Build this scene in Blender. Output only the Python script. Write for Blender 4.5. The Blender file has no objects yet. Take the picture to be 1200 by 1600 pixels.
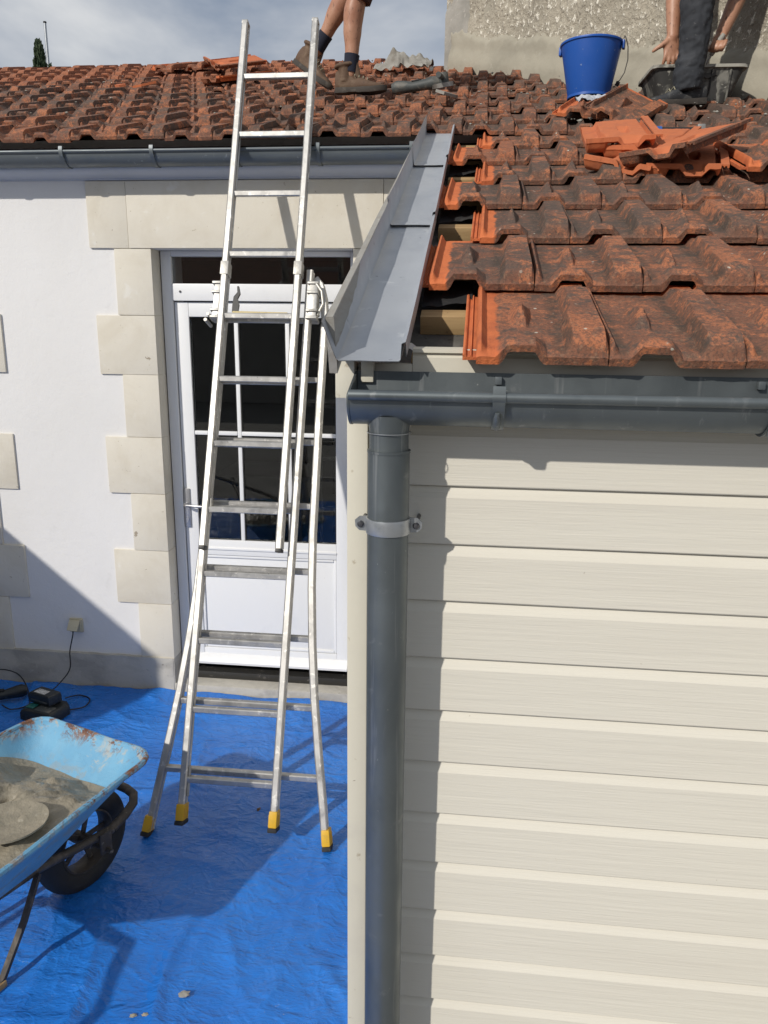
import bpy, bmesh, math, random
from mathutils import Vector, Matrix, Euler, noise, Quaternion

random.seed(7)
R = math.radians
SC = bpy.context.scene
COL = SC.collection

# ------------------------------------------------------------------ camera, world, sun, exposure
CAM_Z = 2.1
yaw, pitch, roll = R(6.3), R(13.9), R(-0.6)
fwd = Vector((-math.sin(yaw) * math.cos(pitch), math.cos(yaw) * math.cos(pitch), -math.sin(pitch)))
rgt = Vector((math.cos(yaw), math.sin(yaw), 0))
dwn = fwd.cross(rgt)
r2 = rgt * math.cos(roll) + dwn * math.sin(roll)
d2 = dwn * math.cos(roll) - rgt * math.sin(roll)
cd = bpy.data.cameras.new('camera')
cd.sensor_fit = 'VERTICAL'
cd.sensor_height = 36.0
cd.lens = 1225.0 / 1600.0 * 36.0
cd.clip_start = 0.05
cd.clip_end = 2000
cam = bpy.data.objects.new('camera', cd)
COL.objects.link(cam)
mw = Matrix.Identity(4)
for i in range(3):
    mw[i][0], mw[i][1], mw[i][2] = r2[i], -d2[i], -fwd[i]
mw[2][3] = CAM_Z
cam.matrix_world = mw
SC.camera = cam

SUN_DIR = Vector((0.69, 1.0, -0.75))          # the way the sunlight travels
sl = bpy.data.lights.new('sun', 'SUN')
sl.energy = 3.4
sl.angle = R(1.0)
sl.color = (1.0, 0.945, 0.86)
sun = bpy.data.objects.new('sun', sl)
COL.objects.link(sun)
sun.rotation_euler = SUN_DIR.to_track_quat('-Z', 'Y').to_euler()
sun.location = (-8, -10, 9)

W = bpy.data.worlds.new('World')
SC.world = W
W.use_nodes = True
nt = W.node_tree
nt.nodes.clear()
def wn(t, **k):
    n = nt.nodes.new(t)
    for a, b in k.items():
        setattr(n, a, b)
    return n
sky = wn('ShaderNodeTexSky', sky_type='NISHITA', sun_disc=False)
sky.sun_elevation = math.asin(-SUN_DIR.z / SUN_DIR.length)
sky.sun_rotation = math.atan2(-SUN_DIR.x, -SUN_DIR.y) % (2 * math.pi)
tc = wn('ShaderNodeTexCoord')
mp = wn('ShaderNodeMapping')
mp.inputs['Scale'].default_value = (1.0, 1.0, 1.5)
mp.inputs['Location'].default_value = (2.9, 0.7, 0.4)
nz = wn('ShaderNodeTexNoise')
nz.inputs['Scale'].default_value = 2.6
nz.inputs['Detail'].default_value = 6
nz.inputs['Roughness'].default_value = 0.55
nz.inputs['Distortion'].default_value = 0.3
cr = wn('ShaderNodeValToRGB')
cr.color_ramp.elements[0].position = 0.40
cr.color_ramp.elements[0].color = (3.4, 4.1, 5.3, 1)
cr.color_ramp.elements[1].position = 0.64
cr.color_ramp.elements[1].color = (9.6, 9.7, 9.8, 1)
mx = wn('ShaderNodeMix', data_type='RGBA')
mx.inputs[0].default_value = 0.86
bg = wn('ShaderNodeBackground')
bg.inputs['Strength'].default_value = 0.078
wo = wn('ShaderNodeOutputWorld')
L = nt.links.new
L(tc.outputs['Generated'], mp.inputs[0]); L(mp.outputs[0], nz.inputs['Vector'])
L(nz.outputs[0], cr.inputs[0]); L(sky.outputs[0], mx.inputs[6]); L(cr.outputs[0], mx.inputs[7])
L(mx.outputs[2], bg.inputs['Color']); L(bg.outputs[0], wo.inputs[0])

SC.view_settings.view_transform = 'Standard'
SC.view_settings.look = 'None'
SC.view_settings.gamma = 1.0
SC.view_settings.use_curve_mapping = False
SC.view_settings.exposure = 0.0
SC.render.engine = 'CYCLES'
SC.cycles.max_bounces = 7
SC.cycles.diffuse_bounces = 3
SC.cycles.glossy_bounces = 3
SC.cycles.transmission_bounces = 6

# ------------------------------------------------------------------ materials
class NB:
    def __init__(s, name):
        s.m = bpy.data.materials.new(name)
        s.m.use_nodes = True
        s.t = s.m.node_tree
        s.b = s.t.nodes['Principled BSDF']
        s.co = None
    def n(s, t, **k):
        x = s.t.nodes.new(t)
        for a, b in k.items():
            setattr(x, a, b)
        return x
    def l(s, a, b):
        s.t.links.new(a, b)
    def coord(s, kind='obj', rnd=True):
        if kind == 'pos':
            g = s.n('ShaderNodeNewGeometry')
            return g.outputs['Position']
        c = s.n('ShaderNodeTexCoord').outputs['Object']
        if not rnd:
            return c
        oi = s.n('ShaderNodeObjectInfo')
        mu = s.n('ShaderNodeMath', operation='MULTIPLY')
        s.l(oi.outputs['Random'], mu.inputs[0]); mu.inputs[1].default_value = 31.0
        ad = s.n('ShaderNodeVectorMath', operation='ADD')
        s.l(c, ad.inputs[0]); s.l(mu.outputs[0], ad.inputs[1])
        return ad.outputs[0]
    def noise(s, co, scale, detail=5, rough=0.55, stretch=None, dist=0.0, off=0.0):
        if stretch or off:
            m = s.n('ShaderNodeMapping')
            m.inputs['Scale'].default_value = stretch or (1, 1, 1)
            m.inputs['Location'].default_value = (off, off * 1.3, off * .7)
            s.l(co, m.inputs[0]); co = m.outputs[0]
        x = s.n('ShaderNodeTexNoise')
        x.inputs['Scale'].default_value = scale
        x.inputs['Detail'].default_value = detail
        x.inputs['Roughness'].default_value = rough
        x.inputs['Distortion'].default_value = dist
        s.l(co, x.inputs['Vector'])
        return x.outputs[0]
    def ramp(s, v, lo, hi):
        r = s.n('ShaderNodeMapRange', interpolation_type='SMOOTHSTEP')
        r.inputs[1].default_value = lo; r.inputs[2].default_value = hi
        s.l(v, r.inputs[0])
        return r.outputs[0]
    def math(s, op, a, b):
        m = s.n('ShaderNodeMath', operation=op)
        for i, v in enumerate((a, b)):
            if isinstance(v, (int, float)):
                m.inputs[i].default_value = v
            else:
                s.l(v, m.inputs[i])
        m.use_clamp = op in ('MULTIPLY', 'ADD', 'SUBTRACT')
        return m.outputs[0]
    def mix(s, f, a, b):
        m = s.n('ShaderNodeMix', data_type='RGBA')
        for i, v in ((0, f), (6, a), (7, b)):
            if isinstance(v, (int, float)):
                m.inputs[i].default_value = v
            elif isinstance(v, tuple):
                m.inputs[i].default_value = (*v, 1) if len(v) == 3 else v
            else:
                s.l(v, m.inputs[i])
        return m.outputs[2]
    def bump(s, h, strength, dist, prev=None):
        b = s.n('ShaderNodeBump')
        b.inputs['Strength'].default_value = strength
        b.inputs['Distance'].default_value = dist
        s.l(h, b.inputs['Height'])
        if prev is not None:
            s.l(prev, b.inputs['Normal'])
        return b.outputs[0]

def mat(name, col, rough=0.6, metal=0.0, spots=(), bumps=(), coord='obj', rvar=None, spec=None):
    """Principled material; spots = (scale, lo, hi, colour, stretch), bumps = (scale, strength, distance, stretch)."""
    k = NB(name)
    co = k.coord(coord)
    c = tuple(col)
    for i, sp in enumerate(spots):
        sc, lo, hi, cc = sp[:4]
        st = sp[4] if len(sp) > 4 else None
        v = k.ramp(k.noise(co, sc, 4, 0.6, st, 0.4, i * 3.7 + .01), lo, hi)
        c = k.mix(v, c, cc)
    if isinstance(c, tuple):
        k.b.inputs['Base Color'].default_value = (*c, 1)
    else:
        k.l(c, k.b.inputs['Base Color'])
    k.b.inputs['Metallic'].default_value = metal
    k.b.inputs['Roughness'].default_value = rough
    if spec is not None:
        k.b.inputs['Specular IOR Level'].default_value = spec
    if rvar:
        v = k.noise(co, rvar[0], 5, 0.6)
        r = k.n('ShaderNodeMapRange')
        r.inputs[1].default_value = .3; r.inputs[2].default_value = .7
        r.inputs[3].default_value = rvar[1]; r.inputs[4].default_value = rvar[2]
        k.l(v, r.inputs[0]); k.l(r.outputs[0], k.b.inputs['Roughness'])
    p = None
    for bp in bumps:
        st = bp[3] if len(bp) > 3 else None
        p = k.bump(k.noise(co, bp[0], 3, 0.65, st), bp[1], bp[2], p)
    if p is not None:
        k.l(p, k.b.inputs['Normal'])
    return k.m

def tile_material(name, edge):
    k = NB(name)
    raw = k.coord('obj', False)
    co = k.coord('obj', True)
    oi = k.n('ShaderNodeObjectInfo')
    sep = k.n('ShaderNodeSeparateColor'); k.l(oi.outputs['Color'], sep.inputs[0])
    dark, orange = sep.outputs[0], sep.outputs[1]
    sx0 = k.n('ShaderNodeSeparateXYZ'); k.l(raw, sx0.inputs[0])
    cover = k.noise(co, 6, 2, .5, None, 0, 1.7)
    base = k.mix(k.ramp(k.noise(co, 9, 2), .35, .7), (0.215, 0.105, 0.068), (0.150, 0.082, 0.058))
    base = k.mix(oi.outputs['Random'], base, k.mix(0.6, base, (0.23, 0.088, 0.052)))
    # bare clay where the surface has worn, mostly on the raised ribs
    wn0 = k.noise(co, 30, 6, .78, (1.0, 1.1, 1.0), 0, 4.0)
    wn0 = k.math('ADD', wn0, k.math('MULTIPLY', k.math('SUBTRACT', cover, .5), .5))
    wn0 = k.math('ADD', wn0, k.math('MULTIPLY', k.ramp(sx0.outputs[2], .024, .046), .035))
    worn = k.ramp(wn0, .535, .585)
    base = k.mix(k.math('MULTIPLY', worn, .85), base, (0.46, 0.170, 0.080))
    base = k.mix(k.math('MULTIPLY', orange, .8), base, (0.36, 0.125, 0.060))
    # black lichen and soot
    so = k.noise(co, 21, 6, .78, (1, 1.1, 1), 0, 9.0)
    so = k.math('SUBTRACT', so, k.math('MULTIPLY', k.math('SUBTRACT', cover, .5), .6))
    m1 = k.n('ShaderNodeMapRange', interpolation_type='SMOOTHSTEP')
    k.l(so, m1.inputs[0])
    th = k.math('SUBTRACT', 0.63, k.math('MULTIPLY', dark, .34))
    k.l(th, m1.inputs[1]); k.l(k.math('ADD', th, .09), m1.inputs[2])
    # the weathered upper face blackens, the tail face stays redder
    vt = k.math('ADD', k.math('MULTIPLY', k.ramp(sx0.outputs[1], .003, .022), .75), .25)
    base = k.mix(k.math('MULTIPLY', m1.outputs[0], k.math('MULTIPLY', vt, .8)), base, (0.085, 0.070, 0.060))
    # lichen and silt by the ridge; lip shadow painted into the left channel
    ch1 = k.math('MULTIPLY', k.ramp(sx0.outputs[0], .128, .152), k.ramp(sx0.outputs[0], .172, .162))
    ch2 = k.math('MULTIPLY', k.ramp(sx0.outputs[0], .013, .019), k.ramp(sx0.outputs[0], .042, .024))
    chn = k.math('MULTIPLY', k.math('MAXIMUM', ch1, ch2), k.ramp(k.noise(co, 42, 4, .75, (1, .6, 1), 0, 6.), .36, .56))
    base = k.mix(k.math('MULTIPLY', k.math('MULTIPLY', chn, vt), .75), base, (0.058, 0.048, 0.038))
    spk = k.ramp(k.noise(co, 75, 4, .8, None, 0, 2.), .56, .62)
    base = k.mix(k.math('MULTIPLY', spk, .55), base, (0.27, 0.17, 0.11))
    fine = k.ramp(k.noise(co, 170, 3, .75), .47, .60)
    base = k.mix(k.math('MULTIPLY', fine, .6), base, (0.075, 0.055, 0.045))
    # pale lichen dots
    vo = k.n('ShaderNodeTexVoronoi'); vo.inputs['Scale'].default_value = 46
    k.l(co, vo.inputs['Vector'])
    dots = k.ramp(vo.outputs['Distance'], .20, .12)
    dm = k.math('MULTIPLY', dots, k.ramp(k.noise(co, 13, 3), .60, .66))
    base = k.mix(dm, base, (0.52, 0.49, 0.41))
    sx = k.n('ShaderNodeSeparateXYZ'); k.l(raw, sx.inputs[0])
    wob = k.math('MULTIPLY', k.noise(co, 30, 2), .02)
    clean_c = k.mix(k.ramp(k.noise(co, 14, 5), .4, .75), (0.60, 0.17, 0.062), (0.44, 0.12, 0.05))
    vv = k.math('ADD', sx.outputs[1], wob)
    head = k.ramp(vv, .418, .424)
    if edge:
        uu = k.math('ADD', sx.outputs[0], k.math('MULTIPLY', k.noise(co, 22, 4), .03))
        head = k.math('MAXIMUM', head, k.ramp(uu, .058, .050))
    base = k.mix(head, base, clean_c)
    k.l(base, k.b.inputs['Base Color'])
    k.b.inputs['Roughness'].default_value = 0.82
    k.b.inputs['Specular IOR Level'].default_value = .3
    b1 = k.bump(k.noise(co, 75, 5, .78), .9, .004)
    k.l(b1, k.b.inputs['Normal'])
    return k.m

def brush(scale=1.0):
    return (scale, scale, scale)

MT = {}
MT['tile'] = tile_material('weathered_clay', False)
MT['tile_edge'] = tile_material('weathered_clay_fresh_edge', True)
MT['clay'] = mat('clean_clay', (0.50, 0.145, 0.055), .8, 0, [(18, .45, .7, (0.42, 0.125, 0.054)), (60, .70, .78, (0.2, 0.08, 0.045))], [(70, .4, .002)])
MT['stucco'] = mat('white_stucco', (0.735, 0.728, 0.722), .9, 0, [(1.6, .4, .75, (0.69, 0.685, 0.68)), (9, .6, .8, (0.65, 0.645, 0.635)), (.7, .45, .7, (0.70, .69, .675), (1, 1, .5))], [(130, .3, .003), (22, .28, .006)], coord='pos', spec=.2)
MT['stone'] = mat('limestone', (0.66, 0.622, 0.54), .88, 0, [(3.5, .42, .7, (0.60, 0.555, 0.465)), (12, .62, .78, (0.70, 0.675, 0.615)), (45, .68, .74, (0.45, 0.40, 0.31)), (26, .70, .74, (0.36, 0.31, 0.24))], [(60, .4, .003), (14, .3, .005)], coord='pos', spec=.2)
MT['plinth'] = mat('grey_cement', (0.47, 0.45, 0.405), .92, 0, [(5, .4, .7, (0.35, 0.335, 0.305), (1, 1, 2)), (18, .56, .74, (0.50, 0.48, 0.44)), (60, .65, .75, (0.2, .19, .17))], [(45, .6, .004)], coord='pos', spec=.2)
MT['cornice'] = mat('grey_painted_cornice', (0.44, 0.47, 0.53), .7, 0, [(4, .45, .75, (0.40, 0.43, 0.48))], [(50, .15, .002)], coord='pos')
MT['white_paint'] = mat('white_door_paint', (0.75, 0.76, 0.775), .42, 0, [(6, .55, .8, (0.70, 0.71, 0.735)), (40, .72, .78, (0.5, 0.49, 0.46))], [(35, .08, .002, (8, 8, 1))])
MT['clad'] = mat('cream_painted_wood', (0.65, 0.622, 0.545), .52, 0, [(3, .42, .72, (0.63, 0.60, 0.525), (.4, 1, 3)), (1.1, .5, .75, (0.615, 0.585, 0.505)), (50, .74, .78, (0.30, 0.24, 0.17))],
                 [(26, .42, .0028, (.13, 1, 4.2)), (9, .25, .004, (.4, 1, 3))], coord='pos', spec=.35)
MT['trim'] = mat('cream_painted_trim', (0.60, 0.57, 0.475), .55, 0, [(5, .42, .72, (0.56, 0.53, 0.45)), (30, .66, .74, (0.42, 0.37, 0.28)), (70, .72, .76, (0.2, .15, .1))], [(40, .2, .002)])
MT['oldwood'] = mat('grey_bare_wood', (0.31, 0.30, 0.275), .8, 0, [(8, .4, .7, (0.27, 0.25, 0.22), (6, .4, 6)), (12, .62, .72, (0.47, 0.45, 0.41), (5, .5, 5))], [(30, .4, .002, (5, .4, 5))])
MT['batten'] = mat('pine_batten', (0.40, 0.27, 0.13), .75, 0, [(9, .4, .7, (0.30, 0.19, 0.085), (.5, 5, 5)), (30, .64, .72, (0.17, 0.10, 0.05))], [(30, .3, .002, (.5, 5, 5))])
MT['underlay'] = mat('grey_underlay', (0.085, 0.08, 0.072), .9, 0, [(14, .45, .7, (0.15, 0.14, 0.125)), (60, .6, .7, (0.045, 0.04, 0.035))], [(30, .4, .003)], coord='pos')
MT['zinc'] = mat('dark_zinc', (0.150, 0.170, 0.178), .38, .7, [(6, .42, .72, (0.115, 0.132, 0.140), (1, 1, .5)), (22, .62, .76, (0.20, 0.215, 0.22)), (14, .58, .70, (0.22, 0.235, 0.24), (3, 3, .15)), (90, .71, .75, (0.34, 0.35, 0.34))], [(8, .08, .003)], rvar=(9, .36, .6), coord='pos')
MT['zinc_pale'] = mat('pale_zinc', (0.47, 0.495, 0.53), .36, .5, [(5, .4, .7, (0.40, 0.43, 0.475), (1, .6, 1)), (16, .6, .72, (0.55, 0.575, 0.60)), (40, .66, .74, (0.25, 0.27, 0.30))], [(5, .25, .006), (26, .12, .003)], rvar=(7, .34, .58), coord='pos')
MT['zinc_mid'] = mat('mid_zinc', (0.125, 0.142, 0.152), .48, .35, [(6, .42, .72, (0.105, 0.125, 0.14)), (30, .64, .74, (0.24, 0.26, 0.27))], [(8, .1, .003)], rvar=(9, .34, .58), coord='pos')
MT['galv'] = mat('galvanised_steel', (0.42, 0.44, 0.46), .38, .75, [(25, .5, .7, (0.30, 0.32, 0.34))], [(40, .1, .002)])
MT['screw'] = mat('dark_screw', (0.12, 0.12, 0.13), .4, .8)
MT['alu'] = mat('scuffed_aluminium', (0.50, 0.49, 0.47), .40, .78, [(14, .46, .68, (0.40, 0.39, 0.37), (1, 1, .35)), (34, .56, .68, (0.70, 0.68, 0.64)), (60, .69, .74, (0.20, 0.185, 0.16))], [(30, .1, .002)], rvar=(16, .32, .62))
MT['alu_dark'] = mat('cast_aluminium', (0.42, 0.41, 0.385), .5, .6, [(24, .5, .7, (0.27, 0.26, 0.24)), (50, .66, .72, (0.12, .11, .1))], [(50, .3, .003)])
MT['black_plastic'] = mat('black_plastic', (0.016, 0.016, 0.017), .5, 0, [(40, .6, .75, (0.05, 0.048, 0.045))], [(60, .1, .001)])
MT['yellow'] = mat('yellow_plastic', (0.62, 0.36, 0.018), .5, 0, [(22, .52, .72, (0.42, 0.27, 0.04)), (50, .66, .72, (0.2, .16, .09))], [(60, .15, .002)])
MT['tape'] = mat('beige_tape', (0.56, 0.46, 0.24), .6, 0, [(30, .55, .75, (0.45, 0.37, 0.2))])
MT['rubber'] = mat('black_rubber', (0.017, 0.017, 0.018), .75, 0, [(14, .55, .75, (0.045, 0.043, 0.04))], [(80, .3, .002)])
MT['dirty_steel'] = mat('dirty_painted_steel', (0.055, 0.047, 0.04), .6, .2, [(16, .5, .7, (0.12, 0.10, 0.08)), (40, .62, .72, (0.2, .18, .15))], [(60, .3, .002)])
MT['mortar'] = mat('wet_mortar', (0.275, 0.243, 0.185), .72, 0, [(7, .4, .7, (0.215, 0.195, 0.15)), (30, .6, .72, (0.335, 0.31, 0.25)), (80, .66, .74, (0.12, .11, .085))], [(14, .7, .014), (45, .6, .006), (120, .35, .002)], rvar=(14, .25, .7))
MT['fresh_mortar'] = mat('fresh_mortar', (0.335, 0.31, 0.25), .9, 0, [(3, .4, .7, (0.275, 0.255, 0.205)), (11, .6, .74, (0.375, 0.35, 0.29))], [(14, .4, .012), (60, .3, .003)], coord='pos')
MT['blue_bucket'] = mat('blue_plastic', (0.012, 0.085, 0.38), .38, 0, [(7, .5, .75, (0.03, 0.12, 0.42), (1, 1, .4)), (36, .66, .76, (0.22, 0.29, 0.42))], [(30, .06, .002)], rvar=(10, .3, .55))
MT['wire'] = mat('steel_wire', (0.16, 0.15, 0.14), .45, .8)
MT['tub'] = mat('mortar_stained_tub', (0.045, 0.045, 0.043), .7, 0, [(9, .46, .62, (0.24, 0.235, 0.21)), (34, .6, .7, (0.36, 0.35, 0.31))], [(40, .3, .003)])
MT['tub_rim'] = mat('mortar_crusted_rim', (0.34, 0.33, 0.29), .85, 0, [(20, .5, .65, (0.13, 0.125, 0.11))], [(60, .5, .004)])
MT['rag'] = mat('dusty_paper_sack', (0.29, 0.28, 0.255), .9, 0, [(10, .5, .65, (0.20, 0.185, 0.16)), (30, .62, .72, (0.38, .37, .34))], [(50, .3, .003)])
MT['plastic_film'] = mat('grey_plastic_film', (0.42, 0.44, 0.48), .35, 0, [(16, .5, .7, (0.55, .56, .6))])
MT['skin'] = mat('tanned_skin', (0.42, 0.220, 0.140), .48, 0, [(7, .42, .7, (0.34, 0.155, 0.095)), (30, .5, .7, (0.37, .185, .115)), (90, .58, .7, (0.17, .085, .055), (1, 1, .4))], [(160, .12, .001)])
MT['boot'] = mat('dusty_leather', (0.105, 0.062, 0.038), .78, 0, [(14, .48, .7, (0.17, 0.115, 0.075)), (40, .6, .72, (0.055, .035, .025))], [(70, .35, .003)])
MT['boot_dark'] = mat('dark_boot_sole', (0.05, 0.043, 0.037), .85, 0, [(20, .5, .7, (0.11, 0.095, 0.08))], [(60, .3, .003)])
MT['sock'] = mat('navy_sock', (0.012, 0.015, 0.03), .9, 0, (), [(200, .4, .002)])
MT['shorts'] = mat('dark_brown_shorts', (0.05, 0.022, 0.02), .9, 0, [(12, .5, .7, (0.085, 0.04, 0.034))], [(120, .3, .002)])
MT['shirt'] = mat('grey_work_shirt', (0.12, 0.125, 0.14), .9, 0, [(9, .5, .7, (0.15, 0.155, 0.17))], [(120, .3, .002)])
MT['trousers'] = mat('charcoal_work_trousers', (0.022, 0.025, 0.031), .85, 0, [(9, .5, .7, (0.038, 0.041, 0.048)), (60, .66, .72, (0.10, .1, .1))], [(18, .35, .008), (150, .25, .002)])
MT['shoe'] = mat('dark_grey_shoe', (0.028, 0.03, 0.034), .75, 0, [(20, .5, .68, (0.07, 0.07, 0.068)), (60, .62, .7, (0.16, .155, .145))], [(80, .3, .002)])
MT['hair'] = mat('brown_hair', (0.03, 0.02, 0.013), .7, 0, (), [(120, .6, .004, (1, 1, .2))])
MT['lace'] = mat('pale_lace', (0.30, 0.28, 0.2), .8)
MT['charger'] = mat('charger_plastic', (0.013, 0.016, 0.017), .42, 0, [(20, .6, .75, (0.05, .05, .048))], [(60, .1, .001)])
MT['teal'] = mat('teal_label', (0.01, 0.11, 0.10), .45)
MT['paper'] = mat('paper_label', (0.5, 0.5, 0.5), .6, 0, [(90, .5, .6, (0.22, .22, .22))])
MT['beige_plastic'] = mat('cream_plastic', (0.50, 0.455, 0.33), .45, 0, [(25, .6, .74, (0.4, .36, .26))])
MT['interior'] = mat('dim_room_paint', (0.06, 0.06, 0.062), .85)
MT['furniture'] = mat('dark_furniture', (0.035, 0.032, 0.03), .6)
MT['gasket'] = mat('black_gasket', (0.02, 0.02, 0.02), .7)
MT['threshold'] = mat('dark_threshold', (0.035, 0.034, 0.032), .5, .3, [(40, .62, .72, (0.14, .13, .12))])
MT['blue_grip'] = mat('blue_grip', (0.02, 0.10, 0.34), .5)
MT['steel'] = mat('tool_steel', (0.33, 0.32, 0.30), .45, .7, [(20, .5, .7, (0.2, .18, .15))])
MT['toolgrey'] = mat('dusty_tool_body', (0.05, 0.058, 0.058), .6, 0, [(16, .5, .7, (0.13, 0.125, 0.11)), (50, .62, .72, (0.25, .24, .2))], [(50, .2, .002)])
MT['leaf'] = mat('cypress_leaf', (0.035, 0.06, 0.028), .8, 0, [(5, .4, .7, (0.06, 0.085, 0.04))])
MT['bark'] = mat('bark', (0.10, 0.07, 0.05), .9, 0, (), [(30, .6, .02)])
MT['grey_house'] = mat('opposite_render', (0.46, 0.44, 0.40), .9, 0, [(2, .4, .7, (0.40, .38, .35))], [(40, .4, .005)], coord='pos')
MT['far_roof'] = mat('opposite_tiles', (0.20, 0.085, 0.05), .85, 0, [(6, .4, .7, (0.12, .06, .04))], [(4, 1., .05, (1, 6, 6))], coord='pos')
MT['unseen'] = mat('shadow_wall_render', (0.45, 0.43, 0.39), .9, 0, [(3, .4, .7, (0.36, .34, .31))], [(40, .5, .006)], coord='pos')
MT['concrete'] = mat('yard_concrete', (0.30, 0.29, 0.27), .92, 0, [(2, .4, .7, (0.24, .23, .21)), (30, .6, .75, (0.36, .35, .33))], [(60, .5, .004)], coord='pos')
MT['handle_metal'] = mat('brushed_handle', (0.45, 0.45, 0.46), .35, .8)

# glass: a clear pane with a real reflection
k = NB('window_glass')
k.b.inputs['Base Color'].default_value = (0.9, 0.93, 0.93, 1)
k.b.inputs['Roughness'].default_value = 0.0
k.b.inputs['IOR'].default_value = 1.5
k.b.inputs['Transmission Weight'].default_value = 1.0
MT['glass'] = k.m

# blue tarpaulin: woven polythene, glossy, wrinkled
k = NB('blue_tarpaulin')
co = k.coord('pos')
c = k.mix(k.ramp(k.noise(co, 2.2, 5), .35, .7), (0.022, 0.180, 0.62), (0.015, 0.140, 0.53))
c = k.mix(k.math('MULTIPLY', k.ramp(k.noise(co, 24, 5, .6, (1, 3, 1)), .62, .74), .6), c, (0.04, 0.24, 0.65))
c = k.mix(k.math('MULTIPLY', k.ramp(k.noise(co, 5, 6, .7), .60, .80), .35), c, (0.16, 0.22, 0.32))
c = k.mix(k.math('MULTIPLY', k.ramp(k.noise(co, 60, 4, .7, None, .3, 3.), .66, .74), .5), c, (0.26, 0.27, 0.28))
k.l(c, k.b.inputs['Base Color'])
r = k.n('ShaderNodeMapRange'); k.l(k.noise(co, 4, 4), r.inputs[0])
r.inputs[1].default_value = .35; r.inputs[2].default_value = .68; r.inputs[3].default_value = .13; r.inputs[4].default_value = .34
k.l(r.outputs[0], k.b.inputs['Roughness'])
b = k.bump(k.noise(co, 5, 3, .5, (1.0, 1.6, 1), 1.5), .55, .025)
b = k.bump(k.noise(co, 38, 3, .6, (1, 3.2, 1), .5), .62, .005, b)
vw = k.n('ShaderNodeVectorMath', operation='ADD'); k.l(co, vw.inputs[0])
nd = k.n('ShaderNodeTexNoise'); nd.inputs['Scale'].default_value = 4; k.l(co, nd.inputs['Vector'])
nsc = k.n('ShaderNodeVectorMath', operation='SCALE'); k.l(nd.outputs[1], nsc.inputs[0]); nsc.inputs[3].default_value = .35
k.l(nsc.outputs[0], vw.inputs[1])
for sc_v, st_v, di_v in ((6.5, .20, .010), (17, .17, .005)):
    vr = k.n('ShaderNodeTexVoronoi', feature='DISTANCE_TO_EDGE'); vr.inputs['Scale'].default_value = sc_v
    vm = k.n('ShaderNodeMapping'); vm.inputs['Scale'].default_value = (1, 1.7, 1); k.l(vw.outputs[0], vm.inputs[0]); k.l(vm.outputs[0], vr.inputs['Vector'])
    b = k.bump(k.ramp(vr.outputs['Distance'], .16, .0), st_v, di_v, b)
wv = k.n('ShaderNodeTexWave'); wv.inputs['Scale'].default_value = 90; k.l(co, wv.inputs['Vector']); wv.bands_direction = 'Y'
b = k.bump(wv.outputs[0], .10, .0012, b)
k.l(b, k.b.inputs['Normal'])
MT['tarp'] = k.m

# chipped blue barrow paint with rust along the rim
k = NB('chipped_blue_paint')
co = k.coord('obj', False)
sx = k.n('ShaderNodeSeparateXYZ'); k.l(co, sx.inputs[0])
c = k.mix(k.ramp(k.noise(co, 6, 5), .4, .7), (0.125, 0.33, 0.52), (0.16, 0.38, 0.56))
sc_ = k.ramp(k.noise(co, 9, 7, .7, None, .8, 2.0), .58, .66)
c = k.mix(k.math('MULTIPLY', sc_, .8), c, (0.36, 0.40, 0.40))
up = k.ramp(sx.outputs[2], .515, .565)
fr = k.ramp(sx.outputs[1], -.30, .02)
rn = k.ramp(k.noise(co, 12, 8, .8, None, .5, 5.0), .49, .55)
rim = k.math('MULTIPLY', k.math('MULTIPLY', up, rn), k.math('ADD', fr, .45))
low_ = k.ramp(k.noise(co, 16, 6, .75, None, .9, 11.0), .55, .62)
c = k.mix(k.math('MULTIPLY', k.math('MULTIPLY', up, low_), .8), c, (0.40, 0.37, 0.31))
rust = k.mix(k.ramp(k.noise(co, 50, 5), .4, .65), (0.12, 0.045, 0.025), (0.26, 0.14, 0.085))
c = k.mix(rim, c, rust)
low = k.math('MULTIPLY', k.ramp(k.noise(co, 12, 6, .7, None, .8, 8.0), .50, .6), k.ramp(sx.outputs[2], .52, .44))
c = k.mix(k.math('MULTIPLY', low, .55), c, (0.28, 0.26, 0.21))
k.l(c, k.b.inputs['Base Color'])
k.b.inputs['Roughness'].default_value = .5
k.l(k.bump(rn, .3, .003, k.bump(k.noise(co, 60, 5), .2, .002)), k.b.inputs['Normal'])
MT['barrow'] = k.m

# rough cast render with pale chips
k = NB('rough_cast_render')
co = k.coord('pos')
c = k.mix(k.ramp(k.noise(co, 3, 6), .35, .7), (0.42, 0.38, 0.305), (0.31, 0.28, 0.225))
c = k.mix(k.ramp(k.noise(co, 15, 6, .7), .5, .7), c, (0.48, 0.44, 0.36))
c = k.mix(k.ramp(k.noise(co, 33, 4, .65, (1, 1, .75), .15, 3.), .575, .625), c, (0.80, 0.76, 0.66))
c = k.mix(k.math('MULTIPLY', k.ramp(k.noise(co, 26, 5, .6, None, .5, 7.), .62, .7), .8), c, (0.12, 0.11, 0.095))
k.l(c, k.b.inputs['Base Color'])
k.b.inputs['Roughness'].default_value = .95
b = k.bump(k.noise(co, 33, 4, .65, (1, 1, .75), .15, 3.), 1.0, .03)
b = k.bump(k.noise(co, 90, 5), .7, .006, b)
k.l(b, k.b.inputs['Normal'])
MT['roughcast'] = k.m
MT['old_render'] = mat('smooth_old_render', (0.33, 0.315, 0.285), .92, 0, [(6, .42, .7, (0.26, .25, .225)), (30, .6, .7, (0.44, .42, .38))], [(25, .4, .008), (80, .3, .003)], coord='pos')

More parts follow.
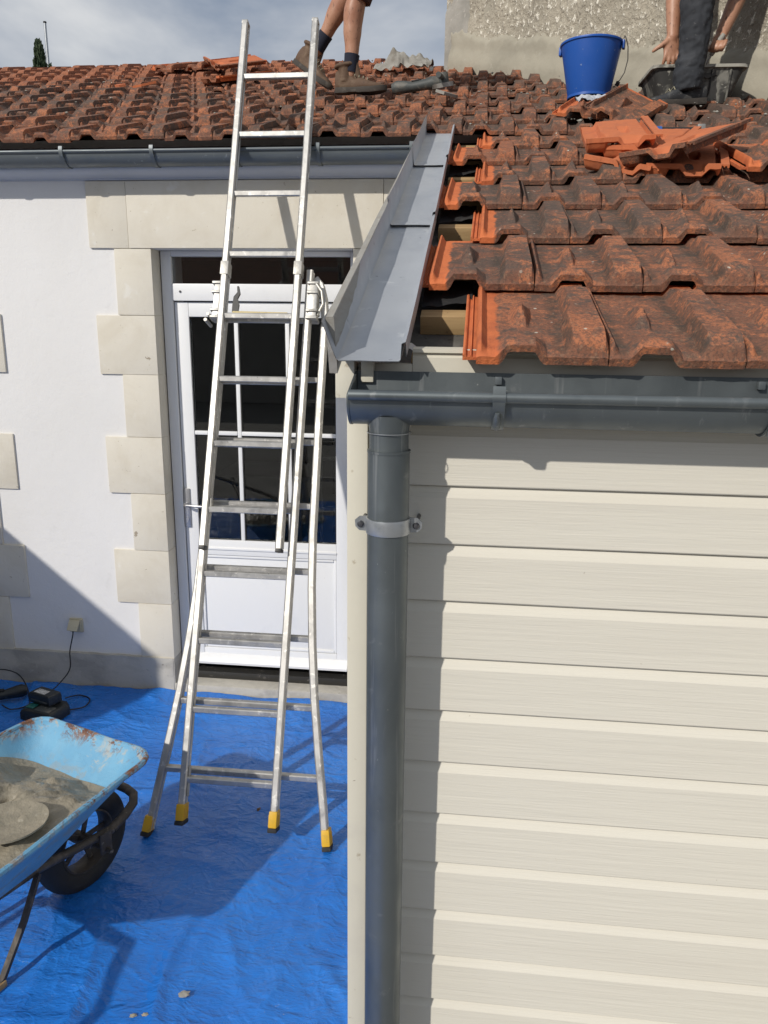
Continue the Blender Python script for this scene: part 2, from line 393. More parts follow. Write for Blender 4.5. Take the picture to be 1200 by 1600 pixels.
# ------------------------------------------------------------------ mesh helpers
class MB:
    def __init__(s):
        s.v, s.f, s.mi = [], [], []
    def add(s, vs, fs, mi=0):
        o = len(s.v)
        s.v += [tuple(p) for p in vs]
        s.f += [tuple(i + o for i in f) for f in fs]
        s.mi += [mi] * len(fs)
        return s
    def cbox(s, lo, hi, b=0.0, M=None, mi=0):
        """chamfered box between two corners"""
        bm = bmesh.new()
        bmesh.ops.create_cube(bm, size=1)
        c = [(lo[i] + hi[i]) / 2 for i in range(3)]
        d = [abs(hi[i] - lo[i]) for i in range(3)]
        for v in bm.verts:
            v.co = Vector([c[i] + v.co[i] * d[i] for i in range(3)])
        if b > 0:
            b = min(b, min(d) * .45)
            bmesh.ops.bevel(bm, geom=bm.edges[:], offset=b, segments=2, profile=.6, affect='EDGES')
        if M is not None:
            bm.transform(M)
        bm.verts.index_update()
        s.add([v.co[:] for v in bm.verts], [[v.index for v in f.verts] for f in bm.faces], mi)
        bm.free()
        return s
    def prism(s, poly, axis, a, b, mi=0):
        n = len(poly)
        def P(p, t):
            if axis == 'x': return (t, p[0], p[1])
            if axis == 'y': return (p[0], t, p[1])
            return (p[0], p[1], t)
        vs = [P(p, a) for p in poly] + [P(p, b) for p in poly]
        fs = [tuple(range(n)), tuple(range(2 * n - 1, n - 1, -1))]
        fs += [(i, i + n, (i + 1) % n + n, (i + 1) % n) for i in range(n)]
        return s.add(vs, fs, mi)
    def tube(s, pts, rad, n=10, closed=False, mi=0, caps=True):
        pts = [Vector(p) for p in pts]
        m = len(pts)
        if isinstance(rad, (int, float)):
            rad = [rad] * m
        rad = [(r, r) if isinstance(r, (int, float)) else r for r in rad]
        up = None
        vs = []
        for i, p in enumerate(pts):
            a = pts[(i - 1) % m] if (closed or i > 0) else p
            b = pts[(i + 1) % m] if (closed or i < m - 1) else p
            t = (b - a).normalized()
            if up is None:
                up = Vector((0, 0, 1)) if abs(t.z) < .9 else Vector((0, 1, 0))
            x = up - t * up.dot(t)
            if x.length < 1e-6:
                x = t.orthogonal()
            x.normalize()
            up = x
            y = t.cross(x)
            for j in range(n):
                an = 2 * math.pi * j / n
                vs.append(p + x * math.cos(an) * rad[i][0] + y * math.sin(an) * rad[i][1])
        fs = []
        for i in range(m if closed else m - 1):
            for j in range(n):
                a, b = i * n + j, i * n + (j + 1) % n
                c, d = ((i + 1) % m) * n + (j + 1) % n, ((i + 1) % m) * n + j
                fs.append((a, b, c, d))
        if caps and not closed:
            fs.append(tuple(range(n - 1, -1, -1)))
            fs.append(tuple(range((m - 1) * n, m * n)))
        return s.add(vs, fs, mi)
    def lathe(s, prof, n=32, M=None, mi=0, closed=False):
        """prof: (radius, height) pairs turned round the Z axis"""
        vs = []
        for r, z in prof:
            for j in range(n):
                an = 2 * math.pi * j / n
                vs.append(Vector((r * math.cos(an), r * math.sin(an), z)))
        if M is not None:
            vs = [M @ v for v in vs]
        fs = []
        k = len(prof)
        for i in range(k if closed else k - 1):
            i2 = (i + 1) % k
            for j in range(n):
                fs.append((i * n + j, i * n + (j + 1) % n, i2 * n + (j + 1) % n, i2 * n + j))
        return s.add(vs, fs, mi)
    def loft(s, loops, mi=0, cap0=True, cap1=True):
        n = len(loops[0])
        vs = [p for l in loops for p in l]
        fs = []
        for i in range(len(loops) - 1):
            for j in range(n):
                fs.append((i * n + j, i * n + (j + 1) % n, (i + 1) * n + (j + 1) % n, (i + 1) * n + j))
        if cap0: fs.append(tuple(range(n - 1, -1, -1)))
        if cap1: fs.append(tuple(range((len(loops) - 1) * n, len(loops) * n)))
        return s.add(vs, fs, mi)
    def grid(s, nu, nv, fn, mi=0, flip=False):
        vs = [fn(i / nu, j / nv) for j in range(nv + 1) for i in range(nu + 1)]
        fs = []
        for j in range(nv):
            for i in range(nu):
                a = j * (nu + 1) + i
                q = (a, a + 1, a + nu + 2, a + nu + 1)
                fs.append(q[::-1] if flip else q)
        return s.add(vs, fs, mi)
    def mesh(s, name, mats, angle=35):
        me = bpy.data.meshes.new(name)
        me.from_pydata(s.v, [], s.f)
        if not isinstance(mats, (list, tuple)):
            mats = [mats]
        for m in mats:
            me.materials.append(MT[m] if isinstance(m, str) else m)
        if len(mats) > 1:
            me.polygons.foreach_set('material_index', s.mi)
        bm = bmesh.new(); bm.from_mesh(me)
        bmesh.ops.recalc_face_normals(bm, faces=bm.faces[:])
        bm.to_mesh(me); bm.free()
        if angle:
            me.polygons.foreach_set('use_smooth', [True] * len(me.polygons))
            me.set_sharp_from_angle(angle=R(angle))
        me.update()
        return me
    def build(s, name, mats, parent=None, angle=35, fixn=True):
        return put(name, s.mesh(name, mats, angle), parent)

def put(name, me, parent=None, M=None):
    o = bpy.data.objects.new(name, me)
    COL.objects.link(o)
    if parent is not None:
        o.parent = parent
    if M is not None:
        o.matrix_basis = M
    return o

def tag(o, label, cat, group=None):
    o['label'] = label
    o['category'] = cat
    if group:
        o['group'] = group
    return o

def thing(name, label, cat, loc=(0, 0, 0), rotz=0.0, group=None):
    o = bpy.data.objects.new(name, None)
    o.empty_display_size = .1
    COL.objects.link(o)
    o.location = loc
    o.rotation_euler = (0, 0, rotz)
    return tag(o, label, cat, group)

def structure(o):
    o['kind'] = 'structure'
    return o

def nz3(x, y, z, s=1.0):
    return noise.noise(Vector((x * s, y * s, z * s)))

def fract(x, y, z, s=1.0, oc=4):
    return noise.fractal(Vector((x * s, y * s, z * s)), 0.9, 2.1, oc)

def smooth(a, b, x):
    t = min(1, max(0, (x - a) / (b - a)))
    return t * t * (3 - 2 * t)

def remesh(mb, name, mat_, parent, vox, it=4, fac=.5):
    """union of overlapping lofts as one continuous skin"""
    me = mb.mesh(name + '_raw', mat_, 0)
    o = bpy.data.objects.new(name, me)
    COL.objects.link(o)
    m = o.modifiers.new('r', 'REMESH'); m.mode = 'VOXEL'; m.voxel_size = vox; m.use_smooth_shade = True
    s_ = o.modifiers.new('s', 'SMOOTH'); s_.iterations = it; s_.factor = fac
    dg = bpy.context.evaluated_depsgraph_get()
    new = bpy.data.meshes.new_from_object(o.evaluated_get(dg))
    new.name = name
    new.materials.clear(); new.materials.append(MT[mat_])
    bpy.data.objects.remove(o); bpy.data.meshes.remove(me)
    new.polygons.foreach_set('use_smooth', [True] * len(new.polygons))
    return put(name, new, parent)

# ------------------------------------------------------------------ roof tile mesh
SL = R(20.0)                       # roof pitch, one plane over house and extension
TW, TL = 0.23, 0.432
def roof_z(y):
    return 2.02 + (y - 1.42) * math.tan(SL)

def trap(x, a, b, c, d):
    l = min(1, max(0, (x - a) / (b - a)))
    r = min(1, max(0, (d - x) / (d - c)))
    return min(l, r)

def tile_top(u, v, sd):
    w = smooth(.13, .22, v)
    droop = smooth(0, .020, v)
    ridge = .0325 * trap(u, .156 + .010 * w, .167 + .010 * w, .2225, .2320)
    ridge *= (1 - .48 * smooth(.335, .37, v)) * (.58 * smooth(0, .010, v) + .42 * smooth(.0, .050, v))
    # rough flank where the ridge narrows
    ridge += .005 * math.exp(-((u - .160) / .010) ** 2 - ((v - .10) / .05) ** 2)
    lip = .0160 * trap(u, -.001, .003, .009, .017) * smooth(.0, .02, v)
    at = trap(u, .034, .054, .102, .124)
    arch = .0215 * at * (1 - smooth(.030, .098, v)) * (.75 + .25 * smooth(0, .015, v))
    du, dv = (u - .083 - .03 * (v - .19)) / .021, (v - .205) / .060
    bump = .033 * max(0, 1 - max(abs(du) * (1.0 if dv > 0 else 1 + .5 * -dv), abs(dv) * (.75 if dv > 0 else 1.0)))
    pan = -.0075 * (1 - droop) * (1 - .75 * at)
    side = -.002 * (1 - smooth(0, .004, u))
    n = .0010 * nz3(u + sd, v, sd, 40) + .0009 * nz3(u, v + sd, sd, 120)
    return max(ridge, lip, arch, bump) + pan + side + n

def make_tile(sd):
    us = [0, .002] + [.005 + .0035 * i for i in range(43)] + [.1555 + .0027 * i for i in range(6)] + [.1725, .178, .185, .193, .201, .209, .216, .2205, .2225, .2245, .2262, .2278]
    vs = [0, .002, .004, .007, .011, .016, .021, .027, .033, .04, .048, .056, .064, .072, .08, .088, .096, .105, .115, .125, .135] + [.142 + .0065 * i for i in range(21)] + [.285, .31, .335, .36, .385, .41, TL]
    mb = MB()
    nu, nv = len(us), len(vs)
    rnd = random.Random(sd)
    ph = rnd.uniform(0, 50)
    def front(u):
        return .0018 * nz3(u * 40, ph, 0) + .0016 * nz3(u * 130, ph, 3) + .006 * max(0, nz3(u * 28, ph, 8) - .28)
    O = .022
    top, bot = [], []
    for j, v in enumerate(vs):
        for u in us:
            t = tile_top(u, v, ph)
            vv = v + front(u) * (1 - smooth(0, .03, v))
            top.append((u, vv, t + O))
            a = trap(u, .040, .056, .104, .122) * (1 - smooth(.08, .11, v))
            lipb = -.0215 * (1 - a) + (t - .0125) * a
            body = min(t - .010, .013) if v > .03 else min(t - .007, -.016 * (1 - a) + (t - .0125) * a)
            e = smooth(.012, .03, v)
            bot.append((u, vv + (.0015 if j == 0 else 0), (lipb * (1 - e) + body * e) + O))
    fs = []
    n = nu * nv
    mi = []
    def g(i, j, o): return o + j * nu + i
    F, I = [], []
    for j in range(nv - 1):
        for i in range(nu - 1):
            F.append((g(i, j, 0), g(i + 1, j, 0), g(i + 1, j + 1, 0), g(i, j + 1, 0))); I.append(0)
            F.append((g(i, j + 1, n), g(i + 1, j + 1, n), g(i + 1, j, n), g(i, j, n))); I.append(1)
    for i in range(nu - 1):
        F.append((g(i, 0, n), g(i + 1, 0, n), g(i + 1, 0, 0), g(i, 0, 0))); I.append(0)
        F.append((g(i, nv - 1, 0), g(i + 1, nv - 1, 0), g(i + 1, nv - 1, n), g(i, nv - 1, n))); I.append(1)
    for j in range(nv - 1):
        F.append((g(0, j, 0), g(0, j + 1, 0), g(0, j + 1, n), g(0, j, n))); I.append(0)
        F.append((g(nu - 1, j, n), g(nu - 1, j + 1, n), g(nu - 1, j + 1, 0), g(nu - 1, j, 0))); I.append(0)
    mb.v = top + bot
    mb.f = F
    mb.mi = I
    # interlocking channel along the left side, tucked under the neighbour
    prof = [(-.024, .0035), (-.024, .013), (-.021, .0145), (-.0185, .0135), (-.0175, .009), (-.012, .0085), (-.0105, .0125), (-.0085, .013), (-.007, .009), (.001, .0085), (.001, .0035)]
    l0 = [(p[0], .014 + .002 * nz3(p[0] * 60, ph, 1), p[1]) for p in prof]
    l1 = [(p[0], TL - .004, p[1]) for p in prof]
    o = len(mb.v)
    m = len(prof)
    mb.v += l0 + l1
    for i in range(m):
        j = (i + 1) % m
        mb.f.append((o + i, o + j, o + m + j, o + m + i)); mb.mi.append(0)
    mb.f.append(tuple(o + i for i in range(m))); mb.mi.append(0)
    mb.f.append(tuple(o + m + i for i in range(m - 1, -1, -1))); mb.mi.append(0)
    return mb

TILE, TILE_E, TILE_C = [], [], []
for sd in range(4):
    mb = make_tile(sd + 1)
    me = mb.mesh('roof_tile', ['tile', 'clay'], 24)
    TILE.append(me)
    m2 = me.copy()
    m2.materials.clear()
    m2.materials.append(MT['tile_edge']); m2.materials.append(MT['clay'])
    TILE_E.append(m2)
    m3 = me.copy()
    m3.materials.clear()
    m3.materials.append(MT['clay']); m3.materials.append(MT['clay'])
    TILE_C.append(m3)

TILT = SL - math.atan(.0245 / .352)
def lay_tile(parent, x, y, edge=False, dark=.4, orange=.0, sx=1.0, lift=0.0, rz=0.0, rx=0.0):
    me = random.choice(TILE_E if edge else TILE)
    o = bpy.data.objects.new('tile', me)
    COL.objects.link(o)
    o.parent = parent
    o.location = (x, y, roof_z(y) + lift + random.uniform(0, .003))
    o.rotation_euler = (TILT + rx + random.uniform(-.006, .006), random.uniform(-.010, .010), rz + random.uniform(-.012, .012))
    o.scale = (sx, 1, 1)
    o.color = (max(0, dark + random.uniform(-.16, .16)), max(0, orange + random.uniform(-.10, .12)), 0, 1)
    return o

CAMI = mw.inverted()
def in_view(p, mg=.14):
    q = CAMI @ Vector(p)
    if q.z > -.1:
        return False
    f = 1225.0
    px, py = 600 + f * q.x / -q.z, 800 - f * q.y / -q.z
    return -1200 * mg < px < 1200 * (1 + mg) and -1600 * .12 < py < 1600 * 1.1

# ------------------------------------------------------------------ ground and sky-side surroundings
YW = 3.975
g = MB().grid(2, 2, lambda a, b: (-300 + 600 * a, -300 + 600 * b, -.012)).build('ground', 'concrete', angle=0)
structure(g)

# ------------------------------------------------------------------ house
house = thing('house', 'white rendered house with limestone quoins, glazed door and clay tile roof behind the ladder', 'house', (-1.1, YW, 0))
def H(o):
    """keep world coordinates while parenting to an Empty that is only translated"""
    p = o.parent
    o.location = Vector(o.location) - Vector(p.location)
    return o

OX0, OX1, OZ = -1.628, -0.60, 2.424
mb = MB().prism([(-6, -.01), (OX0, -.01), (OX0, OZ), (OX1, OZ), (OX1, -.01), (4.2, -.01), (4.2, 2.93), (-6, 2.93)], 'y', YW, YW + .42)
H(mb.build('wall', 'stucco', house, 0))
for side, x0, x1 in (('l', -6, -2.2), ('r', 0, 0)):
    break
H(MB().cbox((-6, YW + .42, 0), (4.2, 11.9, 2.6), 0).build('rear_wall_block', 'stucco', house, 0)) if False else None

def stone(x0, x1, z0, z1, d=.011, depth=.115, b=.0035):
    j = .0009
    mb = MB()
    mb.cbox((x0 + j, YW - d - random.uniform(0, .004), z0 + j), (x1 - j, YW + depth, z1 - j), b)
    # slightly uneven sawn face
    mb.v = [(x + .0016 * nz3(x, z, y, 14), y, z + .0016 * nz3(z, x, y, 14)) for x, y, z in mb.v]
    return H(mb.build('quoin_stone', 'stone', house, 30))

zs = [2.424, 2.100, 1.800, 1.472, 1.165, 0.845, 0.535, 0.21]
for i in range(7):
    wide = i % 2
    stone(-1.938 if wide else -1.819, OX0 + .004, zs[i + 1], zs[i])
    stone(-2.95, -2.462 if wide else -2.587, zs[i + 1], zs[i])
    stone(OX1 - .004, -.30 if wide else -.42, zs[i + 1], zs[i])
for x0, x1 in ((-1.946, -1.737), (-1.737, -.455), (-.455, -.242)):
    stone(x0, x1, 2.426, 2.742, .013)
# mortar joints behind the stones keep the recess dark but closed
H(MB().cbox((OX0 - .16, YW - .006, .2), (OX0 + .001, YW + .11, 2.44), 0).build('mortar_joint', 'stone', house, 0))
# plinth and door sill
mb = MB()
mb.grid(60, 8, lambda a, b: (-3.6 + (3.6 - 1.632) * a, YW - .020 - .006 * nz3(a * 30, b * 3, 0) - .004 * smooth(.8, 1, 0), -.02 + .232 * b + .004 * nz3(a * 22, 5, 0) * b))
mb.grid(60, 2, lambda a, b: (-3.6 + (3.6 - 1.632) * a, YW - .020 + .05 * b - .006 * nz3(a * 30, 3, 0) * (1 - b), .212 + .004 * nz3(a * 22, 5, 0) + .006 * b))
mb.cbox((OX0 - .01, YW - .018, -.02), (OX0 + .0035, YW + .115, .212), .004)
H(mb.build('plinth', 'plinth', house, 30))
mb = MB().cbox((OX0 - .002, YW - .022, -.02), (-.24, YW + .2, .062), .008)
H(mb.build('door_sill', 'plinth', house))
H(MB().cbox((OX0 + .006, YW + .07, .0635), (OX1 - .001, YW + .2, .105), .004).build('threshold', 'threshold', house))

# painted cornice under the gutter
prof = [(YW + .01, 2.745), (YW - .012, 2.745), (YW - .014, 2.750), (YW - .028, 2.753), (YW - .055, 2.758), (YW - .085, 2.767), (YW - .108, 2.779), (YW - .110, 2.786), (YW - .06, 2.80), (YW - .05, 2.86), (YW + .01, 2.90)]
H(MB().prism(prof, 'x', -6, -.272).build('cornice', 'cornice', house, 50))

def half_round(yb, zb, r, x0, x1, back, bead, th=.0016, lip=.0075, n=16, extra=0.0):
    """open half round gutter profile (y,z): yb,zb = centre, bead on the camera side"""
    out, inn = [], []
    for i in range(n + 1):
        a = math.pi * i / n
        out.append((yb - math.cos(a) * r, zb - math.sin(a) * r))
        inn.append((yb - math.cos(a) * (r - th), zb - math.sin(a) * (r - th)))
    out.append((yb + r, zb + back)); inn.append((yb + r - th, zb + back))
    mb = MB().prism(out + inn[::-1], 'x', x0, x1)
    mb.tube([(x0, yb - r - lip * .55, zb + bead), (x1, yb - r - lip * .55, zb + bead)], lip, 14)
    return mb

def gutter_bracket(yb, zb, r, x, w, lip, bead, ext=.0022):
    out, inn = [], []
    n = 14
    for i in range(n + 1):
        a = -.35 + (math.pi * .78 + .35) * i / n
        rr = r + .001
        out.append((yb - math.cos(a) * (rr + .004) - (.010 if a < .1 else .010 * (1 - smooth(.1, .7, a))), zb - math.sin(a) * (rr + .004) + (bead if a < .1 else 0)))
        inn.append((yb - math.cos(a) * rr - (.002 if a < .1 else 0), zb - math.sin(a) * rr + (bead if a < .1 else 0)))
    mb = MB().prism(out + inn[::-1], 'x', x - w / 2, x + w / 2)
    mb.tube([(x - w / 2 - .001, yb - r - lip * .55, zb + bead), (x + w / 2 + .001, yb - r - lip * .55, zb + bead)], lip + ext, 14)
    return mb

GY, GZ, GR = 3.835, 2.840, .058
hg = H(half_round(GY, GZ, GR, -6, -.268, .03, .002).build('gutter', 'zinc_mid', house, 40))
for x in (-3.2, -2.78, -2.37, -1.955, -1.515, -1.12, -.735, -.31):
    o = gutter_bracket(GY, GZ, GR, x, .018, .0075, .002, .0007).build('gutter_bracket', 'zinc_mid', hg, 40)

# ---- door: part of the house, its pieces one level deeper
DY = YW + .105
door = MB()
def fr(mb, x0, x1, z0, z1, y0, y1, b=.004):
    return mb.cbox((x0, y0, z0), (x1, y1, z1), b)
fr(door, OX0 + .008, -1.566, .108, OZ - .002, DY - .012, DY + .06)
fr(door, -.632, OX1 - .003, .108, OZ - .002, DY - .012, DY + .06)
fr(door, -1.566, -.632, 2.396, OZ - .002, DY - .010, DY + .06)
fr(door, -1.566, -.632, 2.176, 2.262, DY - .018, DY + .06, .006)
DOOR = H(door.build('door', 'white_paint', house))
leaf = MB()
lz0, lz1, lx0, lx1 = .150, 2.170, -1.561, -.637
gx0, gx1, gz0, gz1 = -1.488, -.712, .888, 2.096
fr(leaf, lx0, gx0, lz0, lz1, DY, DY + .045)
fr(leaf, gx1, lx1, lz0, lz1, DY, DY + .045)
fr(leaf, gx0, gx1, gz1, lz1, DY + .001, DY + .045)
fr(leaf, gx0, gx1, .800, gz0, DY + .001, DY + .045)
fr(leaf, gx0, gx1, lz0, .240, DY + .001, DY + .045)
fr(leaf, gx0 - .002, gx1 + .002, .832, .845, DY - .006, DY + .01, .003)
LEAF = leaf.build('door_leaf', 'white_paint', DOOR)
MB().cbox((gx0 + .001, DY + .016, .241), (gx1 - .001, DY + .03, .799), .002).build('door_panel', 'white_paint', DOOR)
mb = MB()
for (x0, x1, z0, z1) in ((gx0 + .001, gx0 + .016, .242, .798), (gx1 - .016, gx1 - .001, .242, .798), (gx0 + .017, gx1 - .017, .242, .257), (gx0 + .017, gx1 - .017, .783, .798)):
    mb.cbox((x0, DY + .006, z0), (x1, DY + .018, z1), .005)
mb.build('panel_moulding', 'white_paint', DOOR)
MB().prism([(DY + .002, .153), (DY - .034, .153), (DY - .036, .166), (DY - .020, .190), (DY + .002, .207)], 'x', lx0 + .012, lx1 - .012).build('drip_moulding', 'white_paint', DOOR, 30)
bx = [gx0, -1.238, -.966, gx1]
for x in bx[1:3]:
    fr(MB(), x - .011, x + .011, gz0, gz1, DY + .006, DY + .036, .005).build('glazing_bar', 'white_paint', DOOR)
zb = [gz0, 1.487, gz1]
for i in range(3):
    a = bx[i] + (.0 if i == 0 else .0112); b = bx[i + 1] - (.0 if i == 2 else .0112)
    fr(MB(), a, b, 1.476, 1.498, DY + .004, DY + .036, .005).build('glazing_bar', 'white_paint', DOOR)
    for j in range(2):
        z0 = zb[j] + (0 if j == 0 else .0112); z1 = zb[j + 1] - (0 if j == 1 else .0112)
        MB().cbox((a + .0008, DY + .019, z0 + .0008), (b - .0008, DY + .023, z1 - .0008)).build('pane', 'glass', DOOR, 0)
        mb = MB()
        for q in ((a + .0005, a + .005, z0, z1), (b - .005, b - .0005, z0, z1), (a + .0055, b - .0055, z0 + .0005, z0 + .005), (a + .0055, b - .0055, z1 - .005, z1 - .0005)):
            mb.cbox((q[0], DY + .013, q[2]), (q[1], DY + .0185, q[3]))
        mb.build('gasket', 'gasket', DOOR, 0)
MB().cbox((-1.566, DY + .012, 2.262), (-.632, DY + .016, 2.396)).build('pane', 'glass', DOOR, 0)
for x in (-1.52, -.68):
    MB().lathe([(0, 0), (.006, 0), (.006, .003), (0, .003)], 12, Matrix.Translation((x, DY - .0185, 2.222)) @ Matrix.Rotation(R(90), 4, 'X')).build('screw_cap', 'screw', DOOR)
hd = MB().cbox((-1.562, DY - .009, .958), (-1.528, DY - .001, 1.178), .003).build('door_handle', 'handle_metal', DOOR)
mb = MB().tube([(-1.545, DY - .008, 1.092), (-1.545, DY - .045, 1.092), (-1.535, DY - .052, 1.092), (-1.44, DY - .052, 1.088)], [.009, .008, .008, .008], 12)
mb.lathe([(0, 0), (.009, 0), (.009, .004), (0, .004)], 14, Matrix.Translation((-1.545, DY - .0095, 1.005)) @ Matrix.Rotation(R(90), 4, 'X'))
mb.build('handle_lever', 'handle_metal', DOOR)
# the dim room behind the glass
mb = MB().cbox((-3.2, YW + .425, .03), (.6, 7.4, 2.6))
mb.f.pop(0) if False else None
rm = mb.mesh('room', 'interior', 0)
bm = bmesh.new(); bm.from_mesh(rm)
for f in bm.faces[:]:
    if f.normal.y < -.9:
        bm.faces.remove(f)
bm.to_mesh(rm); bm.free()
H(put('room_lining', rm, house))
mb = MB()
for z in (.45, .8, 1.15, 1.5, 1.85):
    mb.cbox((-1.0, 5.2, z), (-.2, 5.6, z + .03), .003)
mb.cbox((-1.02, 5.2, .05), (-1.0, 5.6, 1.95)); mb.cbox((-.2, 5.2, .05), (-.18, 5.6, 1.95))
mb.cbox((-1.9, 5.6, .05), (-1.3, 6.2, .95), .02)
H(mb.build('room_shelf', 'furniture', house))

# socket on the wall with its flap
so = MB().cbox((-2.238, YW - .014, .338), (-2.158, YW + .002, .422), .008)
so.cbox((-2.230, YW - .022, .346), (-2.166, YW - .013, .414), .006)
SO = H(so.build('wall_socket', 'beige_plastic', house))
M_ = Matrix.Translation((-2.198, YW - .022, .415)) @ Matrix.Rotation(R(-32), 4, 'X') @ Matrix.Rotation(R(4), 4, 'Y')
MB().cbox((-.031, -.004, -.062), (.031, .004, 0), .003, M_).build('socket_flap', 'beige_plastic', SO)

# ---- main roof
RIDGE_Y = 7.98
mb = MB()
mb.prism([(3.83, roof_z(3.83) - .055), (RIDGE_Y, roof_z(RIDGE_Y) - .055), (12.2, roof_z(3.80) - .1), (12.2, roof_z(3.80) - .14), (RIDGE_Y, roof_z(RIDGE_Y) - .10), (3.83, roof_z(3.83) - .085)], 'x', -8, 2.2)
ROOF = H(mb.build('roof', 'underlay', house, 0))

WA, WB = Vector((-.31, 6.93)), Vector((1.50, 4.60))      # foot of the neighbouring wall in plan
wd = (WB - WA).normalized()
wn_ = Vector((wd.y, -wd.x))                              # faces the camera side
if wn_.y > 0: wn_ = -wn_
def before_wall(x, y, m=0.0):
    return (Vector((x, y)) - WA).dot(wn_) > m

P_MAIN = .2285
ROOF_OFF = Vector(house.location)
n_main = 0
for rr in range(13):
    y = 3.790 + .334 * rr
    if y > RIDGE_Y - .25:
        break
    off = -.085 - (P_MAIN / 2 if rr % 2 else 0)
    for kx in range(-32, 14):
        x = off + P_MAIN * kx
        if not before_wall(x + .12, y + .22, -.02) or x > 2.0:
            continue
        if not (in_view((x, y, roof_z(y)), .10) or in_view((x + .23, y + .2, roof_z(y)), .10)):
            continue
        left = x < -.15
        d = .58 if left else .68
        og = .06 if left else .02
        if rr >= 8:
            og = .75; d = .1
        elif rr >= 7:
            og = .45
        pt = nz3(x * .9, y * .9, 4)
        d += .35 * pt
        og = max(0, og + .25 * nz3(x * .7, y * .8, 17))
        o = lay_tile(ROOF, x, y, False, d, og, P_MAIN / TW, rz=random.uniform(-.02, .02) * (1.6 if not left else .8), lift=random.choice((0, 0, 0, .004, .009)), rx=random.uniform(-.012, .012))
        n_main += 1
print('main roof tiles', n_main)

# ------------------------------------------------------------------ timber extension
EXT = thing('timber_extension', 'cream clad timber extension with tiled roof, zinc gutter and downpipe', 'extension', (.6, 1.5, 0))
EX0, EX1, EY = -.235, 3.0, 1.5
def E(o):
    o.location = Vector(o.location) - Vector(EXT.location)
    return o
lines = [1.905, 1.785, 1.668, 1.550, 1.4275, 1.310, 1.190, 1.0675, .946, .8235, .703, .584, .464, .344, .224, .104, -.015]
bprof = lambda h: [(1.530, .002), (1.4835, .002), (1.4815, .0045), (1.4815, h - .0215), (1.4825, h - .0195), (1.4910, h - .001), (1.4985, h + .0005), (1.530, h + .0005)]
meshes = {}
for i in range(len(lines) - 1):
    z0, z1 = lines[i + 1], lines[i]
    h = z1 - z0
    mb = MB()
    pr = bprof(h)
    n = len(pr)
    loops = []
    for s_ in range(13):
        x = -.194 + (EX1 + .194) * s_ / 12
        loops.append([(x, p[0] - 1.5 + .0010 * nz3(x * 1.7, i * 3.1, 0), p[1] + .0012 * nz3(x * 1.3, i * 7.7, 5)) for p in pr])
    mb.loft(loops)
    o = mb.build('cladding_board', 'clad', EXT, 25)
    o.location = (-.6, 0, z0)
# side boards facing the yard
side = MB().prism([(p[0] - 1.5, p[1]) for p in bprof(.12)], 'x', -2.44, -.0).mesh('side_board', 'clad', 25)
for i in range(22):
    o = put('cladding_board', side, EXT)
    o.rotation_euler = (0, 0, R(-90))
    o.location = (EX0 + .0175 - .6, 1.525 - 1.5, -.015 + .12 * i)
    if i > 15:
        y_in = 1.42 + (.12 * (i + 1) - .015 - 2.02 + .06) / math.tan(SL)
        o.scale = (max(.05, (3.96 - max(1.53, y_in)) / 2.44), 1, 1)
        o.location.y = max(1.53, y_in) - 1.5
E(MB().cbox((EX0, 1.468, -.01), (-.1945, 1.516, 1.955), .003).build('corner_board', 'trim', EXT))
E(MB().cbox((-.190, 1.52, 0), (EX1, 1.60, 1.99)).build('wall_core', 'underlay', EXT, 0))
# fascia under the eave
E(MB().prism([(1.500, 1.90), (1.4705, 1.905), (1.4705, 2.030), (1.4735, 2.0345), (1.4735, 2.0375), (1.467, 2.039), (1.467, 2.0455), (1.500, 2.0485)], 'x', -.112, EX1).build('fascia_board', 'trim', EXT, 20))
E(MB().cbox((-.214, 1.4705, 1.90), (-.1125, 1.50, 2.018), .002).build('fascia_board', 'trim', EXT, 20))
E(MB().cbox((-.252, 1.440, 1.955), (-.2165, 1.62, 2.026), .003).build('eave_block', 'trim', EXT))
E(MB().cbox((-.205, 1.445, 1.985), (-.182, 1.466, 2.03), .002).build('bracket_block', 'trim', EXT))

# gutter, bracket, downpipe
EGY, EGZ, EGR = 1.402, 1.967, .0530
mb = half_round(EGY, EGZ, EGR, -.212, EX1, .038, .004, lip=.0092, n=20)
cap = [(EGY - math.cos(math.pi * i / 20) * (EGR + .001), EGZ - math.sin(math.pi * i / 20) * (EGR + .001)) for i in range(21)] + [(EGY + EGR, EGZ + .038), (EGY - EGR, EGZ + .004)]
mb.prism(cap, 'x', -.2165, -.2125)
EG = E(mb.build('gutter', 'zinc', EXT, 40))
for x in (.045, .50, .96, 1.42):
    gutter_bracket(EGY, EGZ, EGR, x, .021, .0092, .004).build('gutter_bracket', 'zinc', EG, 40)
    mb = MB().tube([(x - .002, EGY - EGR - .008, EGZ - .022), (x - .002, EGY - EGR * .86 - .010, EGZ - .034), (x - .002, EGY - EGR * .55 - .008, EGZ - .047), (x - .002, EGY - EGR * .3 - .005, EGZ - .054)], [.004, .0065, .0068, .003], 10)
    mb.build('bracket_tongue', 'zinc_mid', EG, 40)
    MB().cbox((x - .005, EGY + EGR - .012, EGZ + .018), (x + .007, EGY + EGR - .0025, EGZ + .032), .001, None).build('bracket_clip', 'zinc_mid', EG)
